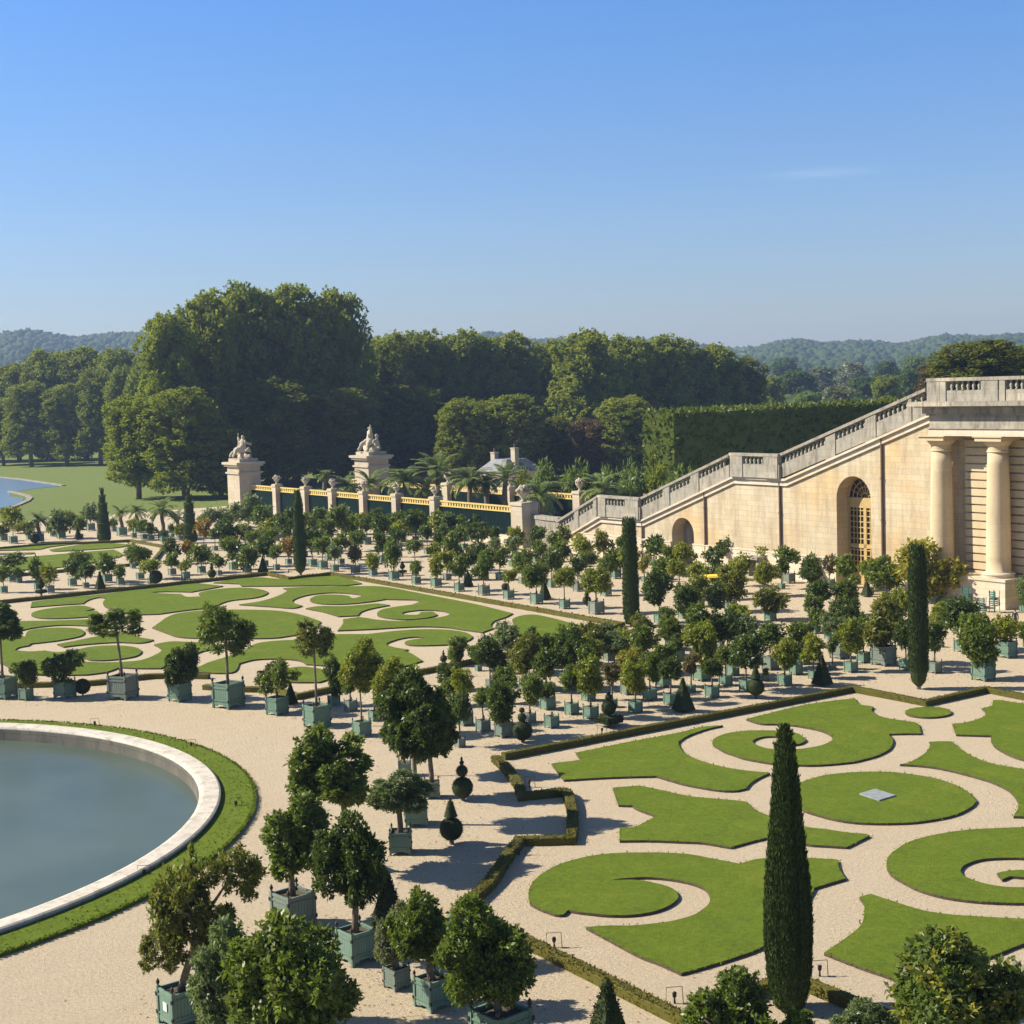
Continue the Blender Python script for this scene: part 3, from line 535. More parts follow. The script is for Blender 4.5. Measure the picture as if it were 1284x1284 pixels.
mb.build('fanlight', M['door'], dr)
# base course and stair bed
mb = MB(org)
edges = [b_start+12.9, b0-.01, b1+.01, ar2[0][0]-.01, ar2[-1][0]+.01, BEND-1]
edges = [69.5, b0, b1, ar2[0][0], ar2[-1][0], BEND-.5]
for i in (0, 2, 4): mb.box(AW-.18, AW+.05, edges[i], edges[i+1], -.2, 1.9); mb.box(AW-.22, AW+.05, edges[i], edges[i+1], 1.9, 2.0)
mb.build('base_course', M['pale'], root)
mb = MB(org)
for (q0, z0), (q1, z1) in zip(TP, TP[1:]): mb.skewbox(AW+.4, AW+19, q0, q1, z0-DROP-.4, z1-DROP-.4, .4)
mb.box(AW+.4, AW+30, 48, TP[0][0], 12.8, 13.3); mb.build('stair_flight', M['weather'], root)
mb = MB(org)                                       # sloping cornice band under the balustrade
for (q0, z0), (q1, z1) in zip(TP, TP[1:]):
    mb.skewbox(AW-.16, AW+.5, q0, q1, z0-DROP-.02, z1-DROP-.02, .40); mb.skewbox(AW-.34, AW+.5, q0, q1, z0-DROP+.38, z1-DROP+.38, .17)
mb.build('cornice', M['pale'], root)
for x, yt in ((1107, 531), (978.5, 604), (884, 602), (805, 646)):
    b_ = bof(x); mb = MB(org); mb.tube([(AW-.12, b_, .1), (AW-.12, b_, onwall(x, yt, AW)[1])], .085, 8)
    for z in (2, 5, 8):
        if z < onwall(x, yt, AW)[1]: mb.lathe([(.12, z), (.12, z+.12)], AW-.12, b_, 8)
    mb.build('drainpipe', M['pipe'], root)
# balustrades
prof_b = [(.11, 0), (.11, .06), (.06, .09), (.12, .22), (.115, .30), (.05, .46), (.055, .52), (.11, .56), (.11, .62)]
bal_me = MB().lathe(prof_b, n=8).mesh('baluster', True); bal_me.materials.append(M['weather'])
def balustrade(label, x0, x1, secs, a, piers, plinth, zfn=ztop, cw=.22):
    bb0, bb1 = sorted((bof(x0, a), bof(x1, a))); mid = (bb0+bb1)/2; zc = zfn(mid)
    r = empty('balustrade', W(a, mid, zc-.22-.62-plinth)); tag(r, label, 'balustrade', 'stone balustrades of the stair and portico'); og = (a, mid, zc-.22-.62-plinth)
    mb = MB(og); mb.skewbox(a-.24, a+.3, bb0, bb1, zfn(bb0)-.22, zfn(bb1)-.22, .22); mb.build('rail', M['weather'], r)
    mb = MB(og); mb.skewbox(a-.14, a+.22, bb0, bb1, zfn(bb0)-.84-plinth, zfn(bb1)-.84-plinth, plinth); mb.build('plinth', M['weather'], r)
    for p0, p1 in piers:
        q0, q1 = sorted((bof(p0, a), bof(p1, a))); mb = MB(og); mb.skewbox(a-.2, a+.26, q0, q1, zfn(q0)-.84-plinth-.01, zfn(q1)-.84-plinth-.01, .63+plinth); mb.build('pier', M['weather'], r)
    for s0, s1 in secs:
        q0, q1 = sorted((bof(s0, a), bof(s1, a))); n = max(2, int((q1-q0)/.40))
        for k in range(n):
            b_ = q0+(q1-q0)*(k+.5)/n; link('baluster', bal_me, None, r, (a+.03-a, b_-mid, zfn(b_)-.84-og[2]))
balustrade('upper flight of sloping balustrade climbing to the portico', 979.5, 1164, [(984, 1038), (1050, 1088), (1101, 1142), (1146, 1161)], AW-.12, [(1038, 1050), (1088, 1101), (1142, 1146)], 1.05)
balustrade('level balustrade on the upper landing between two drainpipes', 917, 978.4, [(934, 959)], AW-.34, [(918, 933), (960, 977)], 1.05)
balustrade('middle flight of sloping balustrade between the two landings', 803.5, 916, [(805, 833), (841, 868), (878, 911)], AW-.12, [(833, 841), (868, 878)], 1.05)
balustrade('short level balustrade on the lower landing', 750, 802.5, [(760, 784)], AW-.3, [(751, 760), (785, 801)], 1.05)
balustrade('lowest flight of sloping balustrade ending at the curved wall', 698, 749.5, [(700, 721), (726, 745)], AW-.12, [(721, 726), (745, 749)], 1.05)
# curved end wall with pier
mb = MB((AW, BEND+3, 0)); N = 16
zc = [onwall(675, 645, AW+1)[1]]*3; LC = bof(652, AW+.4)-BEND-.8
for k in range(N):
    for (z0, z1, rr2, m_) in ((-.2, zc[0]-.35, 0, 0), (zc[0]-.35, zc[0], .14, 0)):
        t0, t1 = math.pi/2*k/N, math.pi/2*(k+1)/N
        def pt(t, off): return (AW+1.2*(1-math.cos(t))-off*math.cos(t), BEND+LC*math.sin(t)+0*off)
        (a0, b0_), (a1, b1_) = pt(t0, rr2), pt(t1, rr2); (c0_, d0_), (c1_, d1_) = (AW+1.2*(1-math.cos(t0))+.7, BEND+LC*math.sin(t0)), (AW+1.2*(1-math.cos(t1))+.7, BEND+LC*math.sin(t1))
        mb.add([(a0, b0_, z0), (a1, b1_, z0), (c1_, d1_, z0), (c0_, d0_, z0), (a0, b0_, z1), (a1, b1_, z1), (c1_, d1_, z1), (c0_, d0_, z1)], [(0, 1, 2, 3), (4, 7, 6, 5), (0, 4, 5, 1), (3, 2, 6, 7)])
tag(top_ab(mb, 'curved_wall', M['weather']), 'grey lichened quarter-round wall at the foot of the stair', 'wall')
# portico
pr = empty('portico', W(AP, 62, 0)); tag(pr, 'stone portico with round columns on a high block and a heavy entablature', 'building'); og = (AP, 62, 0)
zb = onwall(1215, 722.5, AP)[1]; zA = onwall(1210, 547, AP)[1]; zC = onwall(1210, 503, AP)[1]; bl, brt = 69.2, AB(G(1255, 766))[1]
mb = MB(og); mb.box(AP, AW+.02, brt, bl, -.2, zb-.18); mb.box(AP-.08, AW+.02, brt-.08, bl, zb-.18, zb)
mb.build('podium', M['pale'], pr); mb = MB(og); mb.box(AP, AW+.02, 49.2, 55.6, -.2, zb-.18); mb.box(AP-.08, AW+.02, 49.2, 55.68, zb-.18, zb); mb.build('podium', M['pale'], pr)
mb = MB(og)                                        # rusticated back wall: courses with open joints
z = zb if 0 else .02; k = 0
while z < zA-.05:
    h_ = min(.50, zA-z); mb.box(AW-.16, AW-.005, 49.3, 68.4, z, z+h_-.055); z += .55
mb.build('rusticated_wall', M['column'], pr)
cols = [bof(1180, AP+.9), bof(1251, AP+.9)]; cols.append(2*cols[1]-cols[0]-.3)
for cb_ in cols:
    zt = zA; mb = MB(og); R0 = .80
    prf = [(R0, zb+.35)] + [(R0*(1-.17*(t/10)**1.8), zb+.35+(zt-1.05-zb-.35)*t/10) for t in range(11)]
    sh = mb.lathe(prf, AP+.95, cb_, 28).build('column', M['column'], pr, smooth=True)
    mb = MB(og); mb.lathe([(R0*1.28, zb), (R0*1.28, zb+.16), (R0*1.34, zb+.22), (R0*1.3, zb+.3), (R0*1.06, zb+.34), (R0*1.03, zb+.42)], AP+.95, cb_, 28); mb.build('column_base', M['pale'], sh)
    mb = MB(og); r1 = R0*.84; mb.lathe([(r1, zt-1.08), (r1*1.08, zt-1.04), (r1*1.08, zt-.98), (r1, zt-.94), (r1, zt-.66), (r1*1.12, zt-.6), (r1*1.4, zt-.38), (r1*1.42, zt-.32)], AP+.95, cb_, 28)
    mb.box(AP+.95-1.05, AP+.95+1.05, cb_-1.05, cb_+1.05, zt-.32, zt-.06); mb.box(AP+.95-1.16, AP+.95+1.03, cb_-1.16, cb_+1.16, zt-.06, zt); mb.build('capital', M['column'], sh)
mb = MB(og); bL = bof(1167, AP)+.1; hE = zC-zA
for z0, z1, pj in ((zA, zA+.48, .0), (zA+.48, zA+.56, .12), (zA+.56, zA+1.36, -.02), (zA+1.36, zA+1.5, .14), (zA+1.5, zC-.38, .32), (zC-.38, zC-.3, .7), (zC-.3, zC, 1.0)):
    mb.box(AP-pj, AW+1.5, 49.1, bL+pj, z0, z1)
mb.build('entablature', M['weather'], pr)
mb = MB(og); mb.box(AP-.03, AP+.5, 49.15, bL+.02, zA+.01, zA+.47); mb.build('architrave_face', M['pale'], pr)
balustrade('straight balustrade along the top of the portico', 1165, 1340, [(1191, 1232), (1265, 1300), (1308, 1335)], AP-.1, [(1165.5, 1181), (1181.5, 1189), (1233, 1254), (1256, 1263)], .72, lambda b: zC+1.56)
# ------------------------------------------------------------------ gilt-topped railing with stone posts and gate piers
def urn(name, a, b, z, s, label, group='carved baskets on the railing posts'):
    r = empty(name, W(a, b, z)); tag(r, label, 'urn', group)
    mb = MB(); mb.lathe([(.24*s, 0), (.26*s, .06*s), (.13*s, .16*s), (.16*s, .26*s), (.42*s, .6*s), (.46*s, .72*s), (.42*s, .76*s)], n=14); mb.build('bowl', M['white'], r, smooth=True)
    g = np.random.default_rng(int(abs(a*7+b*3))); mb = MB()
    for k in range(26):
        t = g.random()*6.28; e = g.random()**.5; q = .48*s*e; zz = .78*s+.34*s*(1-e*e); rr_ = (.10+.06*g.random())*s
        mb.lathe([(rr_*.3, zz-rr_), (rr_, zz-rr_*.2), (rr_*.85, zz+rr_*.5), (rr_*.2, zz+rr_)], q*math.cos(t), q*math.sin(t), 6)
    mb.build('fruit', M['white'], r, smooth=True)
def post(a, b, z, w_, lab, i, gi='stone posts of the railing'):
    mb = MB((a, b, 0)); h_ = w_/2; mb.box(a-h_, a+h_, b-h_, b+h_, -.1, z-.3); mb.box(a-h_-.08, a+h_+.08, b-h_-.08, b+h_+.08, -.1, .5); mb.box(a-h_-.1, a+h_+.1, b-h_-.1, b+h_+.1, z-.3, z-.12); mb.box(a-h_-.04, a+h_+.04, b-h_-.04, b+h_+.04, z-.12, z)
    return tag(top_ab(mb, 'stone_post', M['white']), lab, 'post', gi)
AF = 84.0; ZF = onwall(500, 623, AF)[1]
px = [347, 383, 417, 456, 497, 545]; ordw = ['first', 'second', 'third', 'fourth', 'fifth', 'sixth', 'seventh', 'eighth', 'ninth', 'tenth', 'eleventh', 'twelfth', 'thirteenth', 'fourteenth', 'fifteenth', 'sixteenth', 'seventeenth', 'eighteenth', 'nineteenth', 'twentieth']
for i, x in enumerate(px):
    b_ = bof(x, AF); ZP = ZF+.35; post(AF, b_, ZP, .95, f'{ordw[i]} stone post from the left gate pier in the near railing', i)
    urn('carved_urn', AF, b_, ZP, .95, f'carved fruit basket on the {ordw[i]} post of the near railing')
bp = bof(652, AF); post(AF+.4, bp, ZF+.45, 1.9, 'wide stone pier where the near railing meets the curved wall', 9); urn('carved_urn', AF+.3, bp, ZF+.45, 1.35, 'big carved flower basket on the pier by the curved wall')
mb = MB((AF, 150, 0)); mb.box(AF-.3, AF+.3, bp+1.1, bof(560, AF), -.1, 1.0); tag(top_ab(mb, 'low_wall', M['pale']), 'low pale wall under the near end of the gilt railing', 'wall')
B1 = bof(306, AF)
def railing(a, bb0, bb1, lab):
    r = empty('railing', W(a, (bb0+bb1)/2, 0)); og_ = (a, (bb0+bb1)/2, 0); tag(r, lab, 'railing', 'gilt-topped railings round the palm court')
    mb = MB(og_); mb.box(a-.09, a+.09, bb0, bb1, ZF-.16, ZF); mb.box(a-.09, a+.09, bb0, bb1, ZF-.62, ZF-.5)
    n = int((bb1-bb0)/.5)
    for k in range(n): b_ = bb0+(bb1-bb0)*(k+.5)/n; mb.box(a-.02, a+.02, b_-.13, b_+.13, ZF-.5, ZF-.16)
    mb.build('gilt_band', M['gilt'], r)
    mb = MB(og_); n = int((bb1-bb0)/.24)
    for k in range(n): b_ = bb0+(bb1-bb0)*(k+.5)/n; mb.box(a-.02, a+.02, b_-.02, b_+.02, .3, ZF-.62)
    mb.box(a-.05, a+.05, bb0, bb1, .2, .3); mb.build('iron_bars', M['bars'], r)
    mb = MB(og_); mb.box(a+.06, a+.08, bb0, bb1, .3, ZF-.66); mb.build('screen', M['tealnet'], r)
railing(AF+.1, bp+1.2, B1-1.6, 'long railing with gilt top band and dark green screen, nearer of the two')
AF2 = 97.5; bw2 = bof(727, AF2)
railing(AF2, bw2+1, B1-2, 'gilt-topped railing seen behind the palms')
for i, x in enumerate((727, 640, 562)):
    b_ = bof(x, AF2); post(AF2, b_, ZF+.35, 1.2, ['post of the back railing just left of the lowest stair flight', 'white post of the back railing behind the palm trunks', 'left post of the back railing, mostly behind palms'][i], i, 'posts of the back railing'); urn('carved_urn', AF2, b_, ZF+.35, 1.1, ['carved basket on the back post next to the stair', 'carved basket on the back post among palms', 'carved basket on the back post left among palms'][i], 'carved baskets on the back railing')
# ------------------------------------------------------------------ statue groups on tall pedestals
def skin(name, V, E, Rr, m, parent=None, loc=(0, 0, 0), rz=0, sub=2, disp=None, scale=1, mats=None):
    me = bpy.data.meshes.new(name); me.from_pydata([tuple(v) for v in V], E, []); o = bpy.data.objects.new(name, me); C.objects.link(o)
    mo = o.modifiers.new('s', 'SKIN'); mo.use_smooth_shade = True
    for i, r in enumerate(Rr): me.skin_vertices[0].data[i].radius = (r, r) if not isinstance(r, tuple) else r
    me.skin_vertices[0].data[0].use_root = True
    o.modifiers.new('u', 'SUBSURF').levels = sub; o.modifiers['u'].render_levels = sub
    dg = bpy.context.evaluated_depsgraph_get(); m2 = bpy.data.meshes.new_from_object(o.evaluated_get(dg)); m2.name = name; bpy.data.objects.remove(o)
    if disp:
        from mathutils import noise as mn
        for v in m2.vertices: v.co += v.normal*(mn.noise(v.co*disp[0])*disp[1])
    for x in (mats or [m]): m2.materials.append(x)
    return link(name, m2, None, parent, loc, rz, (scale,)*3)
def statue_group(a, b, z, s, flip, lab):
    f = -1 if flip else 1
    # rocky mound with two seated figures and a child
    V = [(0, 0, .1), (0, 0, .7), (0, f*-.1, 1.15), (0, f*-.15, 1.6), (0, f*-.15, 1.85), (0, f*-.15, 2.15),           # main figure spine, head
         (.1, f*-.55, 1.5), (.45, f*-.75, 1.25), (.6, f*-.5, 1.5), (-.1, f*.25, 1.5), (-.2, f*.45, 1.9), (-.2, f*.4, 2.35),  # arms
         (-.6, f*-.1, .95), (-.95, f*-.2, .45), (-1.1, f*-.3, .1), (-.45, f*.45, .9), (-.75, f*.8, .4), (-.9, f*1.0, .1),     # legs
         (.1, f*.8, .35), (.1, f*.95, .9), (.1, f*.95, 1.25), (.1, f*.95, 1.55), (-.25, f*.95, .95), (-.4, f*1.15, .7), (.15, f*1.3, .35),
         (.1, f*-.9, .3), (.1, f*-1.1, .75), (.1, f*-1.1, 1.1), (-.3, f*-1.1, .8), (.1, f*-1.35, .25)]
    E = [(0, 1), (1, 2), (2, 3), (3, 4), (4, 5), (3, 6), (6, 7), (7, 8), (3, 9), (9, 10), (10, 11), (1, 12), (12, 13), (13, 14), (1, 15), (15, 16), (16, 17), (0, 18), (18, 19), (19, 20), (20, 21), (19, 22), (22, 23), (18, 24), (0, 25), (25, 26), (26, 27), (26, 28), (25, 29)]
    Rr = [.62, .42, .3, .24, .1, .2, .12, .09, .06, .12, .09, .05, .2, .15, .12, .2, .15, .12, .3, .2, .1, .16, .1, .07, .14, .3, .17, .15, .1, .14]
    r = skin('statue_group', V, E, Rr, M['white'], None, W(a, b, z), AZ, 2, (3.2, .09), s); tag(r, lab, 'statue')
    return r
def pedestal(a, b, z, wa, wb, lab, niche=False):
    r = MB((a, b, 0)); r.box(a-wa-.15, a+wa+.15, b-wb-.15, b+wb+.15, -.1, .7); r.box(a-wa, a+wa, b-wb, b+wb, .7, z-1.5); r.box(a-wa-.18, a+wa+.18, b-wb-.18, b+wb+.18, z-1.5, z-1.28)
    r.box(a-wa+.02, a+wa-.02, b-wb+.02, b+wb-.02, z-1.28, z-.55); r.box(a-wa-.3, a+wa+.3, b-wb-.3, b+wb+.3, z-.55, z-.3); r.box(a-wa-.5, a+wa+.5, b-wb-.5, b+wb+.5, z-.3, z); r.box(a-1.3, a+1.3, b-1.7, b+1.7, z, z+.45)
    return tag(top_ab(r, 'pedestal', M['white']), lab, 'pedestal')
b1_ = bof(306, AF); g1 = W(AF, b1_); z1 = zat(g1, 579); pedestal(AF, b1_, z1, 1.5, 1.85, 'tall pale gate pier at the left end of the near railing, statue group on top')
statue_group(AF, b1_, z1+.4, 1.42, False, 'white stone statue group on the left gate pier')
b2_ = bof(466.5, AF2); g2 = W(AF2, b2_); z2 = zat(g2, 570.5); pedestal(AF2, b2_, z2, 1.5, 1.85, 'pale gate pier behind the palms, right-hand one of the two gate piers')
statue_group(AF2, b2_, z2+.4, 1.5, True, 'white stone statue group on the gate pier among the palms')
# ------------------------------------------------------------------ lodge beyond the railings
ah = 108.; bh_ = bof(640, ah); gh = W(ah, bh_); zr = zat(gh, 575); ze = zat(gh, 590); lodge = empty('lodge', gh); tag(lodge, 'small slate-roofed lodge with two chimneys beyond the palms', 'house')
hw_ = 3.0; hb = 3.1
mb = MB(); mb.box(-hw_+.3, hw_-.3, -hb+.3, hb-.3, -.1, ze); mb.build('wall', M['pale'], lodge)
mb = MB(); mb.add([(-hw_, -hb, ze), (hw_, -hb, ze), (hw_, hb, ze), (-hw_, hb, ze), (-hw_+1.5, -hb+1.6, zr), (hw_-1.5, -hb+1.6, zr), (hw_-1.5, hb-1.6, zr), (-hw_+1.5, hb-1.6, zr)], [(3, 2, 1, 0), (4, 5, 6, 7), (0, 1, 5, 4), (1, 2, 6, 5), (2, 3, 7, 6), (3, 0, 4, 7)]); mb.build('roof', M['slate'], lodge)
for q, (xx, yy) in enumerate(((-1., 1.9), (-.6, -2.0))):
    mb = MB(); mb.box(xx-.3, xx+.3, yy-.45, yy+.45, ze, zr+.7+.6*q); mb.box(xx-.36, xx+.36, yy-.5, yy+.5, zr+.7+.6*q, zr+.82+.6*q); ch = mb.build('chimney', M['white'], lodge)
    mb = MB(); mb.lathe([(.12, zr+.8+.6*q), (.1, zr+1.3+.6*q)], xx, yy, 8); mb.build('chimney_pot', M['pipe'], ch)
mb = MB(); mb.tube([(-.2, -2.6, zr), (-.2, -2.6, zr+3.4)], .03, 5)
for z in (2.6, 3.0, 3.3): mb.tube([(-.7, -2.6, zr+z), (.3, -2.6, zr+z)], .025, 4)
mb.build('aerial', M['metal'], lodge)
# ------------------------------------------------------------------ planters and potted trees
def blobs_round(seed, n=11, sp=.25, r=.23):
    g = np.random.default_rng(seed); out = [(0, 0, 0, .27)]
    for k in range(n):
        d = g.normal(size=3); d /= np.linalg.norm(d); q = sp*(.75+.4*g.random()); out.append((d[0]*q, d[1]*q, d[2]*q, r*(.6+.6*g.random())))
    return out
NEAR = [leafcloud('crown', blobs_round(1, 15, .30, .17), 800, 26, .050, 1, .045, .55), leafcloud('crown', blobs_round(2, 16, .32, .16), 720, 26, .050, 2, .045, .5),
        leafcloud('crown', blobs_round(3, 13, .36, .12), 300, 24, .050, 3, .045, .3)]
MIDC = [leafcloud('crown', blobs_round(11), 330, 14, .08, 4, .07, .5), leafcloud('crown', blobs_round(12, 12, .29, .19), 300, 14, .08, 5, .07, .4),
        leafcloud('crown', blobs_round(13, 8, .3, .15), 190, 14, .08, 6, .065, .3), leafcloud('crown', blobs_round(14, 9, .24, .24), 340, 14, .078, 7, .06, .62)]
SMALL = [leafcloud('crown', blobs_round(21), 110, 10, .13, 8, .08, .55), leafcloud('crown', blobs_round(22, 9, .29, .18), 90, 10, .13, 9, .08, .45), leafcloud('crown', blobs_round(23, 9, .22, .25), 120, 10, .12, 10, .07, .6)]
OPEN = leafcloud('crown', blobs_round(31, 12, .34, .11), 200, 26, .05, 12, .05, .2)
for me in NEAR+MIDC+SMALL+[OPEN]: me.materials.append(FO['m'])
HB = 1.08
def panel_mesh(detail):
    mb = MB(); h = .46; zb, zt = .15, 1.0
    mb.box(-h, h, -h, h, zb, zt-.10) if not detail else mb.box(-h+.01, h-.01, -h+.01, h-.01, zb, .86)
    if detail:
        n = 8; wd = 2*(h-.03)/n                      # vertical boards
        for k in range(n):
            x0 = -h+.03+k*wd+.006; x1 = x0+wd-.012
            mb.box(x0, x1, -h-.012, -h+.03, zb, .96); mb.box(x0, x1, h-.03, h+.012, zb, .96); mb.box(-h-.012, -h+.03, x0, x1, zb, .96); mb.box(h-.03, h+.012, x0, x1, zb, .96)
    for s_ in (-1, 1):                              # top and bottom rails, apron
        for z0, z1, t in ((.93, 1.0, .03), (.15, .24, .028)):
            mb.box(-h, h, s_*h-t, s_*h+t, z0, z1); mb.box(s_*h-t, s_*h+t, -h, h, z0+.002, z1+.002)
        if detail:
            for q in (0, 1):
                a, b = (-.42, -.2) if q == 0 else (.2, .42); mb.box(a, b, s_*h-.02, s_*h+.02, .09, .15); mb.box(s_*h-.021, s_*h+.021, a, b, .09, .15)
    return mb.mesh('planter')
PL1, PL2 = panel_mesh(True), panel_mesh(False)
PL3 = MB().box(-.46, .46, -.46, .46, .13, .9); PL3.box(-.485, .485, -.485, .485, .9, .97); PL3.box(-.485, .485, -.485, .485, .2, .27)
for sx in (-1, 1):
    for sy in (-1, 1): PL3.box(sx*.46-.045, sx*.46+.045, sy*.46-.045, sy*.46+.045, 0, 1.06)
PL3 = PL3.mesh('planter')
POST = MB().box(-.05, .05, -.05, .05, 0, 1.04).mesh('corner_post')
FIN = MB().lathe([(.028, 1.04), (.022, 1.07), (.05, 1.10), (.058, 1.14), (.04, 1.19), (.012, 1.24)], n=8).mesh('finial', True)
bar = MB()
for z in (.30,):
    for s_ in (-1, 1): bar.box(-.52, .52, s_*.485-.014, s_*.485+.014, z, z+.045); bar.box(s_*.485-.0141, s_*.485+.0141, -.52, .52, z+.001, z+.044)
CB = bar.mesh('clasp_bars')
HG = MB()
HG.box(-.035, .035, -.035, .035, 0, .10)
HG = HG.mesh('hinges')
SOIL = MB().box(-.43, .43, -.43, .43, .84, .90).mesh('soil')
for me, m in ((PL1, 'box'), (PL2, 'box'), (PL3, 'box'), (POST, 'box'), (FIN, 'metal'), (CB, 'box'), (HG, 'metal'), (SOIL, 'soil')): me.materials.append(M[m])
def planter(root, s, lvl, gm):
    pm = M[gm]; p = link('planter', (PL1, PL2, PL3)[lvl], None, root, (0, 0, 0), 0, (s, s, s*HB), pm)
    if lvl < 2:
        for sx in (-1, 1):
            for sy in (-1, 1): link('corner_post', POST, None, p, (sx*.46, sy*.46, 0), objmat=pm); link('finial', FIN, None, p, (sx*.46, sy*.46, 0))
        link('soil', SOIL, None, p)
        if lvl == 0:
            link('clasp_bar', CB, None, p, objmat=pm); link('clasp_bar', CB, None, p, (0, 0, .5), objmat=pm)
            for sx in (-1, 1):
                for sy in (-1, 1): link('hinge', HG, None, p, (sx*.5, sy*.5, .77)); link('hinge', HG, None, p, (sx*.5, sy*.5, .27))
    else:
        link('soil', SOIL, None, p)
    return p
def trunk(root, z0, z1, cw, ch, off, r, seed, m='bark', limbs=5, low=0):
    g = random.Random(seed); mb = MB(); ox, oy = off
    fork = z1-ch*(.42 if not low else .62); pts = [(0, 0, z0)]; n = 4
    for k in range(1, n+1): t = k/n; pts.append((ox*t+g.uniform(-.3, .3)*r, oy*t+g.uniform(-.3, .3)*r, z0+(fork-z0)*t))
    mb.tube(pts, [r*(1.25-.4*k/n) for k in range(n+1)], 7)
    for k in range(limbs):
        t = 6.28*k/limbs+g.random(); e = g.uniform(.2, .34)*cw; x1, y1, zz = ox+math.cos(t)*e, oy+math.sin(t)*e, z1-ch*g.uniform(.3, .5)
        mb.tube([pts[-1], (ox+math.cos(t)*e*.45, oy+math.sin(t)*e*.45, fork+(zz-fork)*.4), (x1, y1, zz)], [r*.65, r*.42, r*.16], 5)
    return mb.build('trunk', M[m], root, True)
